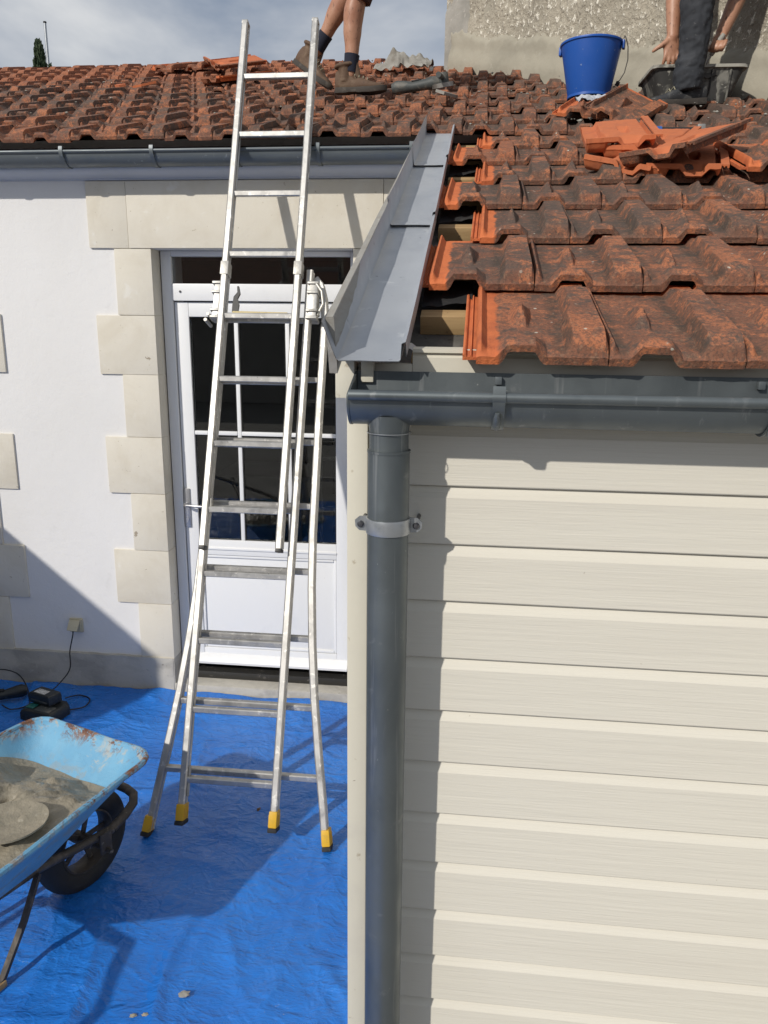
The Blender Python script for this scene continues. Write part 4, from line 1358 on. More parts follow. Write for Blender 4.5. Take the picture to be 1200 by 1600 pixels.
wire('grinder_cord', [(-2.70, 3.83, .11), (-2.62, 3.86, .13), (-2.52, 3.86, .11), (-2.46, 3.84, .05), (-2.40, 3.76, .02), (-2.36, 3.68, .018), (-2.42, 3.62, .02), (-2.50, 3.66, .02)], .0036, 'black cord coiled round the angle grinder by the wall', 'cord')
def grinder(loc, rz, lab, m1, rx=0.0, rest=0.0):
    G = thing('angle_grinder', lab, 'angle grinder', loc, rz, 'angle grinders')
    G.rotation_euler = (rx, 0, rz)
    mb = MB().tube([(.15, 0, .048), (.125, 0, .050), (.10, 0, .048), (.03, 0, .040), (-.05, 0, .040), (-.075, 0, .040), (-.10, 0, .038), (-.125, 0, .036)], [(.026, .026), (.036, .034), (.034, .032), (.026, .027), (.029, .03), (.035, .036), (.034, .034), (.024, .024)], 18)
    mb.build('body', m1, G, 50)
    MB().lathe([(0, .085), (.026, .083), (.030, .070), (.030, .02), (.022, .012), (0, .012)], 20, Matrix.Translation((-.145, 0, 0))).build('gear_head', 'toolgrey', G, 40)
    MB().lathe([(.012, .014), (.062, .013), (.0625, .010), (.012, .009)], 40, Matrix.Translation((-.145, 0, 0)), closed=True).build('cutting_disc', 'steel', G, 40)
    ga = []
    for i in range(19):
        a = R(-60) + R(210) * i / 18
        ga.append((-.145 + .068 * math.cos(a), .068 * math.sin(a)))
    poly = ga + [(-.145 + (x + .145) * .96, y * .96) for x, y in ga[::-1]]
    MB().prism(poly, 'z', .008, .03).build('guard', 'steel', G, 40)
    MB().tube([(-.145, .026, .055), (-.145, .05, .06), (-.145, .13, .07)], [.011, .014, .015], 12).build('side_handle', m1, G, 50)
    MB().cbox((-.02, -.012, .066), (.035, .012, .073), .003).build('switch', 'black_plastic', G)
    return G
grinder((-2.545, 3.70, .012), R(28), 'black corded angle grinder lying at the wall foot, left of the charger', 'charger')

# small litter on the tarpaulin
def crumb(x, y, s_, lab, m='mortar', name='mortar_crumb', cat='debris'):
    mb = MB()
    bm = bmesh.new(); bmesh.ops.create_icosphere(bm, subdivisions=3, radius=1)
    sd = random.uniform(0, 90)
    for v in bm.verts:
        f = 1 + .55 * fract(v.co.x + sd, v.co.y, v.co.z, 1.6, 3)
        v.co = Vector((v.co.x * s_ * f * 1.5, v.co.y * s_ * f, max(-.1, v.co.z * f) * s_ * .45))
    bm.verts.index_update()
    mb.add([v.co[:] for v in bm.verts], [[v.index for v in f.verts] for f in bm.faces]); bm.free()
    o = mb.build(name, m, None, 60)
    o.location = (x, y, .014); o.rotation_euler = (0, 0, random.uniform(0, 6))
    return tag(o, lab, cat, 'crumbs on the tarpaulin')
crumb(-.838, 1.962, .011, 'small brown crumb of dry mortar on the blue tarpaulin', 'oldwood')
crumb(-.965, 1.868, .007, 'tiny pale mortar flake at the bottom edge of the tarpaulin, left one', 'fresh_mortar')
crumb(-.930, 1.876, .006, 'tiny pale mortar flake at the bottom edge of the tarpaulin, right one', 'fresh_mortar')
crumb(-.86, 2.93, .008, 'faint brown crumb on the tarpaulin between the ladder feet', 'boot')

# ------------------------------------------------------------------ things on the roof
def rz_(y, h=0.0):
    return roof_z(y) + h

# blue bucket with wire handle
BK = thing('bucket', 'blue plastic builder\'s bucket with wire handle standing on loose tiles', 'bucket', (.540, 4.55, 3.212))
def bprofile():
    return [(0, .004), (.098, .004), (.104, .010), (.106, .014), (.1515, .243), (.1575, .245), (.159, .250), (.1575, .255), (.1485, .254), (.1475, .246), (.102, .018), (0, .012)]
MB().lathe(bprofile(), 56).build('shell', 'blue_bucket', BK, 40)
MB().lathe([(.104, 0), (.108, 0), (.108, .012), (.104, .012)], 48, closed=True).build('base_ring', 'blue_bucket', BK, 40)
a0 = R(-18)
ex, ey = math.cos(a0), math.sin(a0)
for s_ in (-1, 1):
    M_ = Matrix.Translation((s_ * ex * .158, s_ * ey * .158, .238)) @ Matrix.Rotation(a0, 4, 'Z')
    MB().cbox((-.006, -.018, -.022), (.008, .018, .018), .004, M_).build('handle_lug', 'blue_bucket', BK)
hp = []
for i in range(21):
    t = -1 + 2 * i / 20
    # the handle has fallen to the right hand side
    r_ = .166
    x = t * r_
    drop = math.sqrt(max(0, 1 - t * t))
    p = Vector((ex, ey, 0)) * x + Vector((-ey * -1, ex * -1, 0)) * (.13 * drop) * .35 + Vector((0, 0, .248 - .17 * drop * .0))
    hp.append(p)
hp = [Vector((.150, -.055, .262)), Vector((.152, -.062, .272)), Vector((.160, -.060, .262)), Vector((.174, -.050, .225)), Vector((.180, -.035, .17)), Vector((.170, -.02, .115)), Vector((.150, -.012, .082)), Vector((.143, -.005, .078))]
MB().tube(hp, .0028, 8).build('wire_handle', 'wire', BK, 50)
MB().tube([(.146, -.008, .078), (.138, -.0, .060)], .010, 10).build('handle_grip', 'black_plastic', BK, 50)

# mortar tub
TB = thing('mortar_tub', 'black plastic mortar tub crusted with dried mortar behind the workman\'s foot', 'tub', (1.065, 4.64, 3.178), R(2))
def tl(z, off=0.0):
    t = z / .158
    return [Vector((p.x, p.y, z)) for p in rrect(.115 + .05 * t - off, -.115 - .05 * t + off, .165 + .062 * t - off, .165 + .062 * t - off, 0, .04)]
def resamp(lp_, n=64):
    ln = [0]
    for i in range(len(lp_)):
        ln.append(ln[-1] + (lp_[(i + 1) % len(lp_)] - lp_[i]).length)
    out = []; j = 0
    for i in range(n):
        d_ = ln[-1] * i / n
        while ln[j + 1] < d_: j += 1
        q = (d_ - ln[j]) / max(1e-9, ln[j + 1] - ln[j])
        out.append(lp_[j % len(lp_)] * (1 - q) + lp_[(j + 1) % len(lp_)] * q)
    return out
MB().loft([resamp(tl(z)) for z in (0, .02, .08, .158)] + [resamp(tl(z, .004)) for z in (.158, .08, .02, .006)]).build('body', 'tub', TB, 40)
o_, i_ = resamp(tl(.15, -.012)), resamp(tl(.15, -.001))
MB().loft([[p + Vector((0, 0, 0)) for p in i_], o_, [p + Vector((0, 0, .014)) for p in o_], [p + Vector((0, 0, .014)) for p in i_]], cap0=False, cap1=False).build('rim', 'tub_rim', TB, 40)
for x in (-.09, .06, .15):
    M_ = Matrix.Translation((x, -.142, .075)) @ Matrix.Rotation(R(17.5), 4, 'X')
    MB().cbox((-.004, -.006, -.072), (.004, .006, .07), .002, M_).build('rib', 'tub', TB)
def tm(a, b):
    th_ = 2 * math.pi * a
    p = Vector((.19 * b * math.cos(th_), .13 * b * math.sin(th_)))
    return (p.x, p.y, .105 + .018 * fract(p.x, p.y, 0, 14, 3))
o = MB().grid(40, 10, tm).build('tub_mortar', 'mortar', None, 60)
o.location = TB.location
tag(o, 'grey mortar inside the black tub on the roof', 'mortar')

# crumpled paper sack near the ridge
def sack(a, b):
    x = -.19 + .38 * a; y = -.14 + .28 * b
    e = min(a, 1 - a, b, 1 - b)
    z = .02 + .13 * smooth(0, .35, e) * (.55 + .6 * nz3(x * 6, y * 6, 2)) + .05 * abs(nz3(x * 14, y * 14, 7)) + .03 * nz3(x * 30, y * 30, 1)
    return (x + .04 * nz3(x * 9, y * 9, 4), y + .04 * nz3(x * 9, y * 9, 11), max(.0, z))
o = MB().grid(46, 36, sack).build('paper_sack', 'rag', None, 28)
o.location = (-.60, 6.52, rz_(6.52, .045)); o.rotation_euler = (SL, 0, R(-8)); o.scale = (1.05, 1.0, .95)
tag(o, 'crumpled dusty grey paper sack lying near the ridge', 'sack')

g2 = grinder((-.36, 4.86, rz_(4.86, .06)), R(186), 'dusty grey cordless angle grinder lying on the roof tiles', 'toolgrey')
g2.rotation_euler = (R(-14), R(6), R(170))
g2.scale = (1.0, 1.0, 1.0)

# loose tiles ---------------------------------------------------------------
def loose(loc, rot, lab, dark=.2, orange=.3, edge=True, grp=None, cat='tile'):
    me = random.choice(TILE_E if edge else TILE)
    o = bpy.data.objects.new('loose_tile', me)
    COL.objects.link(o)
    o.location = loc
    o.rotation_euler = Euler(tuple(R(a) for a in rot), 'XYZ')
    o.color = (dark, orange, 0, 1)
    return tag(o, lab, cat, grp or 'loose tiles lying on the roof')
def loosem(c, nrm, vdir, flip, lab, dark=.2, orange=.3, edge=True):
    """tile centred at c, its long axis (towards its head) along vdir, upper face along nrm"""
    v = Vector(vdir).normalized()
    n_ = Vector(nrm); n_ = (n_ - v * n_.dot(v)).normalized()
    u = v.cross(n_)
    m = Matrix(((u.x, v.x, n_.x, 0), (u.y, v.y, n_.y, 0), (u.z, v.z, n_.z, 0), (0, 0, 0, 1)))
    o = loose((0, 0, 0), (0, 0, 0), lab, dark, orange, edge)
    o.matrix_world = Matrix.Translation(c) @ m @ Matrix.Translation((-TW / 2, -TL / 2, -.022))
    return o
UP = Vector((0, -math.sin(SL), math.cos(SL)))
UPH = Vector((0, math.cos(SL), math.sin(SL)))
def onr(x, y, h):
    return Vector((x, y, roof_z(y))) + UP * h
# heap by the workman's feet: undersides up
def by_tail(tail, h0, vdir, nrm, lab, dark, orange, edge=True):
    v = Vector(vdir).normalized()
    c = onr(tail[0], tail[1], h0) + v * (TL / 2)
    o = loosem(c, nrm, v, True, lab, dark, orange, edge)
    if edge:
        o.data = random.choice(TILE_C)
    return o
by_tail((.640, 2.80), .046, UPH + Vector((.22, 0, .00)), -UP + Vector((.02, 0, 0)), 'upturned clean orange tile at the bottom front of the heap', .1, .8)
by_tail((.440, 2.86), .048, UPH + Vector((.50, 0, .0)), -UP + Vector((-.10, 0, 0)), 'upturned orange tile at the left of the heap, ribbed end forward', .1, .8)
by_tail((.520, 2.98), .072, UPH + Vector((.40, 0, .01)), -UP + Vector((.05, .0, 0)), 'upturned orange tile in the middle layer of the heap', .1, .8)
by_tail((.470, 3.00), .096, UPH + Vector((.04, 0, .01)), -UP + Vector((.06, 0, 0)), 'flat upturned orange tile at the back left of the heap', .1, .9)
by_tail((.535, 2.80), .094, UPH + Vector((.80, 0, .07)), Vector((.25, .28, -1.0)), 'brown edged tile tipped across the top of the heap', .3, .1, False)
# single tile lifted out and set down at the right
loosem(onr(.945, 2.98, .062), UP + Vector((.03, -.02, 0)), UPH + Vector((-.02, 0, -.02)), False, 'loose tile with a clean orange edge at the right edge of the roof', .45, .1)
# under the bucket
loosem(onr(.500, 4.16, .062), UP + Vector((.06, 0, 0)), UPH + Vector((.25, 0, -.02)), False, 'orange edged loose tile under the blue bucket', .1, .75)
loosem(onr(.66, 4.02, .080), Vector((.40, -.3, .85)), UPH + Vector((.55, 0, .1)), False, 'brown loose tile tilted beside the blue bucket', .3, .0, False)
# by the ridge on the left
loosem(onr(-2.45, 6.86, .075), UP + Vector((.0, -.10, 0)), UPH + Vector((.55, 0, -.02)), False, 'orange loose tile propped near the ridge, leftmost of the group', .05, .7)
loosem(onr(-2.18, 6.86, .080), UP + Vector((-.15, -.06, 0)), UPH + Vector((.7, 0, .0)), False, 'brown loose tile leaning in the middle of the ridge group', .2, .3, False)
loosem(onr(-1.96, 6.72, .115), -UP + Vector((-.30, -.05, .05)), UPH + Vector((1.0, 0, .03)), True, 'long tilted tile at the right of the ridge group, behind the ladder', .2, .4, False)
loosem(onr(-1.72, 5.90, .072), -UP + Vector((.1, 0, 0)), UPH + Vector((.8, 0, 0)), True, 'bright orange upturned tile left of the ladder top', .05, .9)
# broken pieces
def shard(loc, s_, lab, m='clay'):
    mb = MB()
    n_ = random.randint(5, 7)
    poly = []
    for i in range(n_):
        a = 2 * math.pi * i / n_ + random.uniform(-.25, .25)
        r_ = s_ * random.uniform(.6, 1.1)
        poly.append((r_ * 1.7 * math.cos(a), r_ * math.sin(a)))
    mb.prism(poly, 'z', 0, .014)
    o = mb.build('tile_shard', m, None, 30)
    o.location = loc; o.rotation_euler = (SL * .7 + random.uniform(-.15, .15), random.uniform(-.2, .2), random.uniform(-.6, .6))
    return tag(o, lab, 'tile shard', 'broken bits on the roof tiles')
shard(onr(-2.27, 5.62, .058), .055, 'broken orange tile shard on the left roof slope')
shard(onr(-2.43, 5.60, .058), .03, 'tiny orange chip beside the shard on the left slope')
shard(onr(-.2, 4.76, .06), .04, 'thin tile splinter lying beside the grinder on the roof', 'rag')
# plastic film caught in the tile under the bucket
def film(a, b):
    x = -.07 + .14 * a; y = -.05 + .10 * b
    return (x, y, .03 + .03 * nz3(x * 20, y * 20, 5) + .014 * nz3(x * 55, y * 55, 2))
o = MB().grid(26, 20, film).build('plastic_film', 'plastic_film', None, 25)
o.location = onr(.50, 4.06, .085); o.rotation_euler = (SL, 0, .2)
tag(o, 'scrap of crumpled grey plastic film in front of the bucket', 'plastic')
# hammer with a blue banded grip
HM = thing('hammer', 'hammer with black and blue grip lying behind the tile heap', 'hammer', onr(.70, 3.44, .062), R(2))
MB().tube([(-.16, 0, 0), (-.11, 0, .002), (.02, 0, .004), (.12, 0, .004)], [.015, .017, .014, .013], 12).build('handle', 'black_plastic', HM, 50)
for x in (-.135, -.03):
    MB().tube([(x - .022, 0, .003), (x + .022, 0, .004)], .0178, 14).build('grip_band', 'blue_grip', HM, 50)
MB().cbox((.115, -.055, -.016), (.145, .055, .018), .005).build('head', 'steel', HM)

# mortar splashes and grit on the tiles: too small to pick apart
mb = MB()
for i in range(240):
    if random.random() < .75:
        x = random.uniform(-.1, 1.6); y = random.uniform(3.7, 6.3)
    else:
        x = random.uniform(-3.2, -.2); y = random.uniform(3.9, 7.6)
    if not before_wall(x, y, .05):
        continue
    s_ = random.choice((.003, .004, .005, .007, .011)) * random.uniform(.6, 1.3)
    c = onr(x, y, .046)
    vs = []
    for k_ in range(6):
        a = k_ * math.pi / 3
        vs.append((c.x + s_ * random.uniform(.6, 1.4) * math.cos(a), c.y + s_ * random.uniform(.6, 1.4) * math.sin(a), c.z + s_ * .3 * math.sin(a)))
    vs.append((c.x + s_ * .2, c.y, c.z + s_ * .45)); vs.append((c.x, c.y, c.z - s_))
    mb.add(vs, [(k_, (k_ + 1) % 6, 6) for k_ in range(6)] + [((k_ + 1) % 6, k_, 7) for k_ in range(6)])
o = mb.build('roof_grit', 'tub_rim', None, 0)
o['kind'] = 'stuff'
o['label'] = 'scattered crumbs of pale mortar and grit on the roof tiles'
o['category'] = 'grit'

# ------------------------------------------------------------------ people
def limb(mb, pts, rads, n=18, sub=5):
    """smooth tapered limb through joints; rads = radius or (a,b)"""
    P_ = [Vector(p) for p in pts]
    RR = [(r, r) if isinstance(r, (int, float)) else r for r in rads]
    op, orr = [], []
    for i in range(len(P_) - 1):
        a = P_[max(0, i - 1)]; b = P_[i]; c = P_[i + 1]; d = P_[min(len(P_) - 1, i + 2)]
        for j in range(sub):
            t = j / sub
            op.append(.5 * ((2 * b) + (c - a) * t + (2 * a - 5 * b + 4 * c - d) * t * t + (3 * b - a - 3 * c + d) * t ** 3))
            st = smooth(0, 1, t)
            orr.append((RR[i][0] * (1 - st) + RR[i + 1][0] * st, RR[i][1] * (1 - st) + RR[i + 1][1] * st))
    op.append(P_[-1]); orr.append(RR[-1])
    mb.tube(op, orr, n)
    # rounded ends
    for p, r in ((op[0], orr[0]), (op[-1], orr[-1])):
        ball(mb, p, min(r) * .98)
    return mb
def ball(mb, c, r, s_=(1, 1, 1)):
    bm = bmesh.new(); bmesh.ops.create_icosphere(bm, subdivisions=2, radius=1)
    bm.verts.index_update()
    mb.add([(c[0] + v.co.x * r * s_[0], c[1] + v.co.y * r * s_[1], c[2] + v.co.z * r * s_[2]) for v in bm.verts], [[v.index for v in f.verts] for f in bm.faces])
    bm.free()
def basis(o, fwd_, up_):
    f = Vector(fwd_).normalized(); u = Vector(up_); u = (u - f * u.dot(f)).normalized(); r_ = f.cross(u)
    return Matrix(((r_.x, f.x, u.x, o[0]), (r_.y, f.y, u.y, o[1]), (r_.z, f.z, u.z, o[2]), (0, 0, 0, 1)))
def shoe(parent, heel, fwd_, up_, L_, hi, m_up, m_sole, lace, name='boot', padded=True):
    """heel = back of the sole on the ground; y forward, z up"""
    M_ = basis(heel, fwd_, up_)
    def out(t, grow=0.0):
        w = [.030, .036, .036, .034, .038, .046, .049, .047, .040, .022]
        k_ = t * (len(w) - 1); i = min(int(k_), len(w) - 2); q = k_ - i
        return (w[i] * (1 - q) + w[i + 1] * q) * L_ / .29 + grow
    # sole
    pts = [(out(t, .004), t * L_) for t in [i / 14 for i in range(15)]]
    poly = [(x, y) for x, y in pts] + [(0, L_ + .012)] + [(-x, y) for x, y in pts[::-1]] + [(0, -.012)]
    sm = MB()
    ring = []
    for z, g in ((0, -.004), (.006, 0), (.024, 0), (.028, -.003)):
        ring.append([M_ @ Vector((x * (1 + g * 10), y, z + .012 * smooth(.72, 1.05, y / L_) + (.004 if .28 < y / L_ < .48 and z < .01 else 0))) for x, y in poly])
    sm.loft(ring)
    B_ = None
    up = MB()
    secs = []
    for i in range(13):
        t = i / 12
        y = -.004 + t * (L_ + .006)
        hgt = [hi * .9, hi, hi * .98, hi * .90, hi * .74, hi * .60, .082, .074, .066, .058, .050, .042, .026][i]
        hgt = max(hgt, .026)
        w = out(min(1, t)) * .98
        lp_ = []
        for j in range(20):
            a = 2 * math.pi * j / 20
            cx = math.copysign(abs(math.cos(a)) ** .75, math.cos(a)); sz = math.copysign(abs(math.sin(a)) ** .75, math.sin(a))
            z = .012 + (hgt - .012) * (sz * .5 + .5)
            nar = 1 - .22 * smooth(.05, .14, z)
            lp_.append(M_ @ Vector((w * cx * nar, y, z + .012 * smooth(.72, 1.05, t))))
        secs.append(lp_)
    up.loft(secs)
    sh_ = [(0, .052, .06, .036), (0, .050, hi - .02, .037), (0, .047, hi + .01, .040), (0, .046, hi + .022, .041)]
    up.tube([M_ @ Vector(p[:3]) for p in sh_], [(p[3] * 1.15, p[3]) for p in sh_], 20)
    if padded:
        up.tube([M_ @ Vector((.043 * math.cos(a), .047 + .052 * math.sin(a), hi + .018 + .008 * math.sin(a))) for a in [2 * math.pi * i / 20 for i in range(20)]], .011, 8, closed=True)
    U = remesh(up, name, m_up, parent, .0045, 3)
    sm.build(name + '_sole', m_sole, U, 40)
    # tongue and laces
    if padded:
        tg = MB()
        tg.tube([M_ @ Vector((0, .098 + .02 * (1 - i / 3), hi - .055 + .028 * i)) for i in range(4)], [(.010, .026), (.012, .028), (.012, .028), (.014, .026)], 12)
        tg.build(name + '_tongue', m_up, U, 50)
    for i in range(4):
        t = .40 + .085 * i
        y = t * L_
        hgt = [.098, .088, .079, .071][i] * (hi / .13 if i < 2 else 1)
        p0 = M_ @ Vector((-.026, y, hgt * .92)); p1 = M_ @ Vector((0, y - .006, hgt + .010)); p2 = M_ @ Vector((.026, y, hgt * .92))
        MB().tube([p0, p1, p2], .0028, 6).build(name + '_lace', lace, U, 50)
    return U

# --- man walking in shorts: bare shins, brown boots
P1 = thing('person', 'person in dark shorts, navy socks and brown work boots stepping along the roof', 'person', (-.75, 4.9, roof_z(4.9)), 0, 'workers on the roof')
PO = Vector(P1.location)
body = MB()
aR, kR, hR = Vector((-.755, 4.875, 3.485)), Vector((-.700, 4.86, 3.885)), Vector((-.545, 4.85, 4.29))
aL, kL, hL = Vector((-.965, 5.07, 3.665)), Vector((-.715, 4.99, 3.975)), Vector((-.555, 5.04, 4.29))
pel = Vector((-.545, 4.945, 4.34))
def shin(mb, a, k_, back):
    d = k_ - a
    b = Vector(back)
    pts = [a - d * .12, a + d * .05, a + d * .22 + b * .004, a + d * .45 + b * .014, a + d * .68 + b * .018, a + d * .86 + b * .006, k_]
    limb(mb, pts, [.037, .035, (.041, .041), (.056, .052), (.064, .058), (.056, .053), (.056, .054)])
shin(body, aR, kR, (-1, .3, 0)); shin(body, aL, kL, (-.75, .2, .6))
limb(body, [kR, kR + (hR - kR) * .5, hR], [.055, .072, .086]); limb(body, [kL, kL + (hL - kL) * .5, hL], [.055, .072, .086])
ch = Vector((-.84, 4.83, 4.60)); nk = Vector((-.95, 4.77, 4.66)); hdp = Vector((-1.06, 4.71, 4.66))
limb(body, [pel, pel + (ch - pel) * .5, ch, nk], [(.13, .16), (.115, .15), (.12, .18), .06])
limb(body, [nk - Vector((0, 0, .02)), hdp], [.055, .06]); ball(body, hdp + Vector((.01, 0, .03)), .1, (.98, .78, 1.2))
ball(body, hdp + Vector((.105, -.02, .02)), .02, (1, .7, 1.2))
for s_, el, wr in ((-1, Vector((-.78, 4.60, 4.36)), Vector((-.68, 4.62, 4.20))), (1, Vector((-.90, 5.14, 4.40)), Vector((-.80, 5.14, 4.24)))):
    shd = ch + Vector((0, .185 * s_, .06))
    limb(body, [shd, el, wr], [.05, .042, .028])
    limb(body, [wr, wr + (wr - el).normalized() * .09], [(.028, .036), (.02, .036)])
    for q in range(4):
        dr = (wr - el).normalized(); sd_ = dr.cross(Vector((0, 0, 1))).normalized()
        b0 = wr + dr * .085 + sd_ * (.018 * (q - 1.5))
        limb(body, [b0, b0 + dr * .03 + Vector((0, 0, -.012)), b0 + dr * .05 + Vector((0, 0, -.035))], [.0095, .009, .008], 10, 3)
body.v = [tuple(Vector(v) - PO) for v in body.v]
remesh(body, 'body', 'skin', P1, .009, 5)
st = MB()
def loc_(p): return Vector(p) - PO
def cloth_tube(pts, rads, seed, amp=.006, n=28, sub=8):
    """open garment tube with soft folds"""
    P_ = [Vector(p) for p in pts]
    op, orr = [], []
    for i in range(len(P_) - 1):
        a = P_[max(0, i - 1)]; b = P_[i]; c = P_[i + 1]; d = P_[min(len(P_) - 1, i + 2)]
        for j in range(sub):
            t = j / sub
            op.append(.5 * ((2 * b) + (c - a) * t + (2 * a - 5 * b + 4 * c - d) * t * t + (3 * b - a - 3 * c + d) * t ** 3))
            orr.append(rads[i] * (1 - t) + rads[i + 1] * t)
    op.append(P_[-1]); orr.append(rads[-1])
    mb = MB()
    mb.tube(op, orr, n, caps=True)
    m = len(op)
    for i in range(m):
        for j in range(n):
            v = Vector(mb.v[i * n + j]); d = (v - op[i])
            f = amp * (nz3(d.x * 60 + seed, d.y * 60, i * .55) + .6 * nz3(d.x * 25 + seed, i * 1.3, d.z * 30))
            mb.v[i * n + j] = tuple(v + d.normalized() * f)
    return mb
sm = cloth_tube([loc_(kR + (kR - hR) * .17), loc_(kR + (hR - kR) * .3), loc_(hR), loc_(pel + Vector((0, -.04, .05)))], [.088, .092, .112, .135], 3)
for q in (cloth_tube([loc_(kL + (hL - kL) * .06), loc_(kL + (hL - kL) * .35), loc_(hL), loc_(pel + Vector((0, .04, .05)))], [.088, .092, .112, .135], 9),):
    sm.add(q.v, q.f)
remesh(sm, 'shorts', 'shorts', P1, .009, 3)
sh = cloth_tube([loc_(pel), loc_(pel + (ch - pel) * .5), loc_(ch), loc_(nk - Vector((.01, 0, .03)))], [.155, .16, .185, .075], 5, .01)
for s_, el in ((-1, Vector((-.78, 4.60, 4.36))), (1, Vector((-.90, 5.14, 4.40)))):
    shd = ch + Vector((0, .16 * s_, .06))
    q = cloth_tube([loc_(shd), loc_(shd + (el - shd) * .8)], [.075, .065], 7 + s_, .005)
    sh.add(q.v, q.f)
remesh(sh, 'shirt', 'shirt', P1, .011, 4)
hr = MB(); ball(hr, loc_(hdp + Vector((-.015, 0, .065))), .108, (1.0, .82, .95)); remesh(hr, 'hair', 'hair', P1, .009, 2)
for a, k_ in ((aR, kR), (aL, kL)):
    d = (k_ - a)
    MB().tube([loc_(a - d * .08), loc_(a + d * .07), loc_(a + d * .145), loc_(a + d * .150)], [.042, .041, .0435, .040], 20).build('sock', 'sock', P1, 50)
shoe(P1, loc_(Vector((-.838, 4.885, 3.345))), (.97, -.12, -.03), (.02, -.06, 1), .285, .125, 'boot', 'boot_dark', 'lace')
shoe(P1, loc_(Vector((-1.135, 5.13, 3.575))), (.80, -.28, -.62), (.62, -.12, .72), .285, .125, 'boot', 'boot_dark', 'lace')

# --- man stooping over the tub in dark trousers
P2 = thing('person', 'person in charcoal trousers stooping over the mortar tub with bare arms', 'person', (1.0, 4.4, roof_z(4.4)), 0, 'workers on the roof')
PO = Vector(P2.location)
def loc_(p): return Vector(p) - PO
b2 = MB()
a1, k1, h1 = Vector((1.005, 4.395, 3.235)), Vector((1.015, 4.41, 3.63)), Vector((1.150, 4.42, 4.04))
a2, k2, h2 = Vector((1.62, 4.30, 3.22)), Vector((1.54, 4.38, 3.62)), Vector((1.36, 4.40, 4.04))
pel = Vector((1.255, 4.40, 4.08))
ch = Vector((1.13, 4.72, 4.20)); nk = Vector((1.09, 4.84, 4.14)); hd = Vector((1.075, 4.90, 4.03))
for a, k_, h in ((a1, k1, h1), (a2, k2, h2)):
    limb(b2, [a, a + (k_ - a) * .35, a + (k_ - a) * .65, k_, k_ + (h - k_) * .5, h], [.036, .045, .054, .055, .07, .085])
limb(b2, [pel, pel + (ch - pel) * .5 + Vector((0, 0, .03)), ch, nk], [(.15, .12), (.14, .11), (.17, .12), .06])
limb(b2, [nk, hd], [.058, .06]); ball(b2, hd + Vector((-.005, .015, -.03)), .098, (.8, .95, 1.2)); ball(b2, hd + Vector((-.005, .11, -.05)), .02, (.7, 1, 1.2))
sL, eL, wL = Vector((.945, 4.62, 4.14)), Vector((.925, 4.56, 3.74)), Vector((.932, 4.515, 3.475))
sR, eR, wR = Vector((1.33, 4.66, 4.12)), Vector((1.262, 4.58, 3.72)), Vector((1.163, 4.505, 3.485))
limb(b2, [sL, sL + (eL - sL) * .5, eL, eL + (wL - eL) * .35, wL], [.052, .045, .040, .039, (.026, .030)])
limb(b2, [sR, sR + (eR - sR) * .5, eR, eR + (wR - eR) * .35, wR], [.052, .045, .040, .041, (.027, .031)])
# left hand: open, fingers down, thumb out to the left
hpos = wL
palm = [hpos + Vector((0, 0, .015)), hpos + Vector((-.004, 0, -.03)), hpos + Vector((-.002, 0, -.075))]
limb(b2, palm, [(.022, .028), (.017, .040), (.014, .038)])
fi = [(-.028, -.060, .066, -.010), (-.010, -.066, .075, -.002), (.009, -.066, .070, .004), (.026, -.060, .056, .010)]
for dx, dz, ln_, sp in fi:
    b0 = hpos + Vector((dx, -.002, dz))
    limb(b2, [b0, b0 + Vector((sp * .4, -.004, -ln_ * .45)), b0 + Vector((sp * .8, .004, -ln_ * .78)), b0 + Vector((sp, .014, -ln_))], [.0098, .0092, .0086, .0076], 10, 3)
b0 = hpos + Vector((-.024, -.004, -.012))
limb(b2, [b0, b0 + Vector((-.026, -.006, -.020)), b0 + Vector((-.050, -.004, -.034)), b0 + Vector((-.068, 0, -.046))], [.016, .0125, .0105, .0085], 12, 3)
# right hand: closed round the trowel handle
hdl = Vector((-.45, .05, -.89)).normalized()
d_ = (wR - eR).normalized()
palm_c = wR + d_ * .045
limb(b2, [wR, palm_c, wR + d_ * .082], [(.024, .030), (.022, .038), (.018, .038)])
side_ = Vector((0, -1, 0))
for q in range(4):
    base_ = wR + d_ * (.078 - .004 * abs(q - 1.5)) + Vector((.30, -.2, -.05)).normalized() * (.010 * (q - 1.5)) * 2 + Vector((0, -.012, 0))
    limb(b2, [base_, base_ + d_ * .026 + side_ * .014, base_ + d_ * .022 + side_ * .040, base_ - d_ * .004 + side_ * .046, base_ - d_ * .018 + side_ * .034], [.0105, .0105, .0098, .009, .0082], 10, 3)
tb_ = wR + d_ * .03 + Vector((-.020, -.010, 0))
limb(b2, [tb_, tb_ + Vector((-.012, -.022, -.022)), tb_ + Vector((-.006, -.040, -.042)), tb_ + Vector((.006, -.048, -.056))], [.0145, .0125, .0108, .0085], 12, 3)
b2.v = [tuple(Vector(v) - PO) for v in b2.v]
remesh(b2, 'body', 'skin', P2, .0048, 4)
# trousers
tr = cloth_tube([loc_(a1 + Vector((-.004, 0, -.035))), loc_(a1 + Vector((-.01, 0, .035))), loc_(a1 + (k1 - a1) * .33), loc_(a1 + (k1 - a1) * .66), loc_(k1), loc_(k1 + (h1 - k1) * .5), loc_(h1), loc_(pel)], [.064, .069, .066, .073, .080, .094, .115, .135], 2, .010, 40, 10)
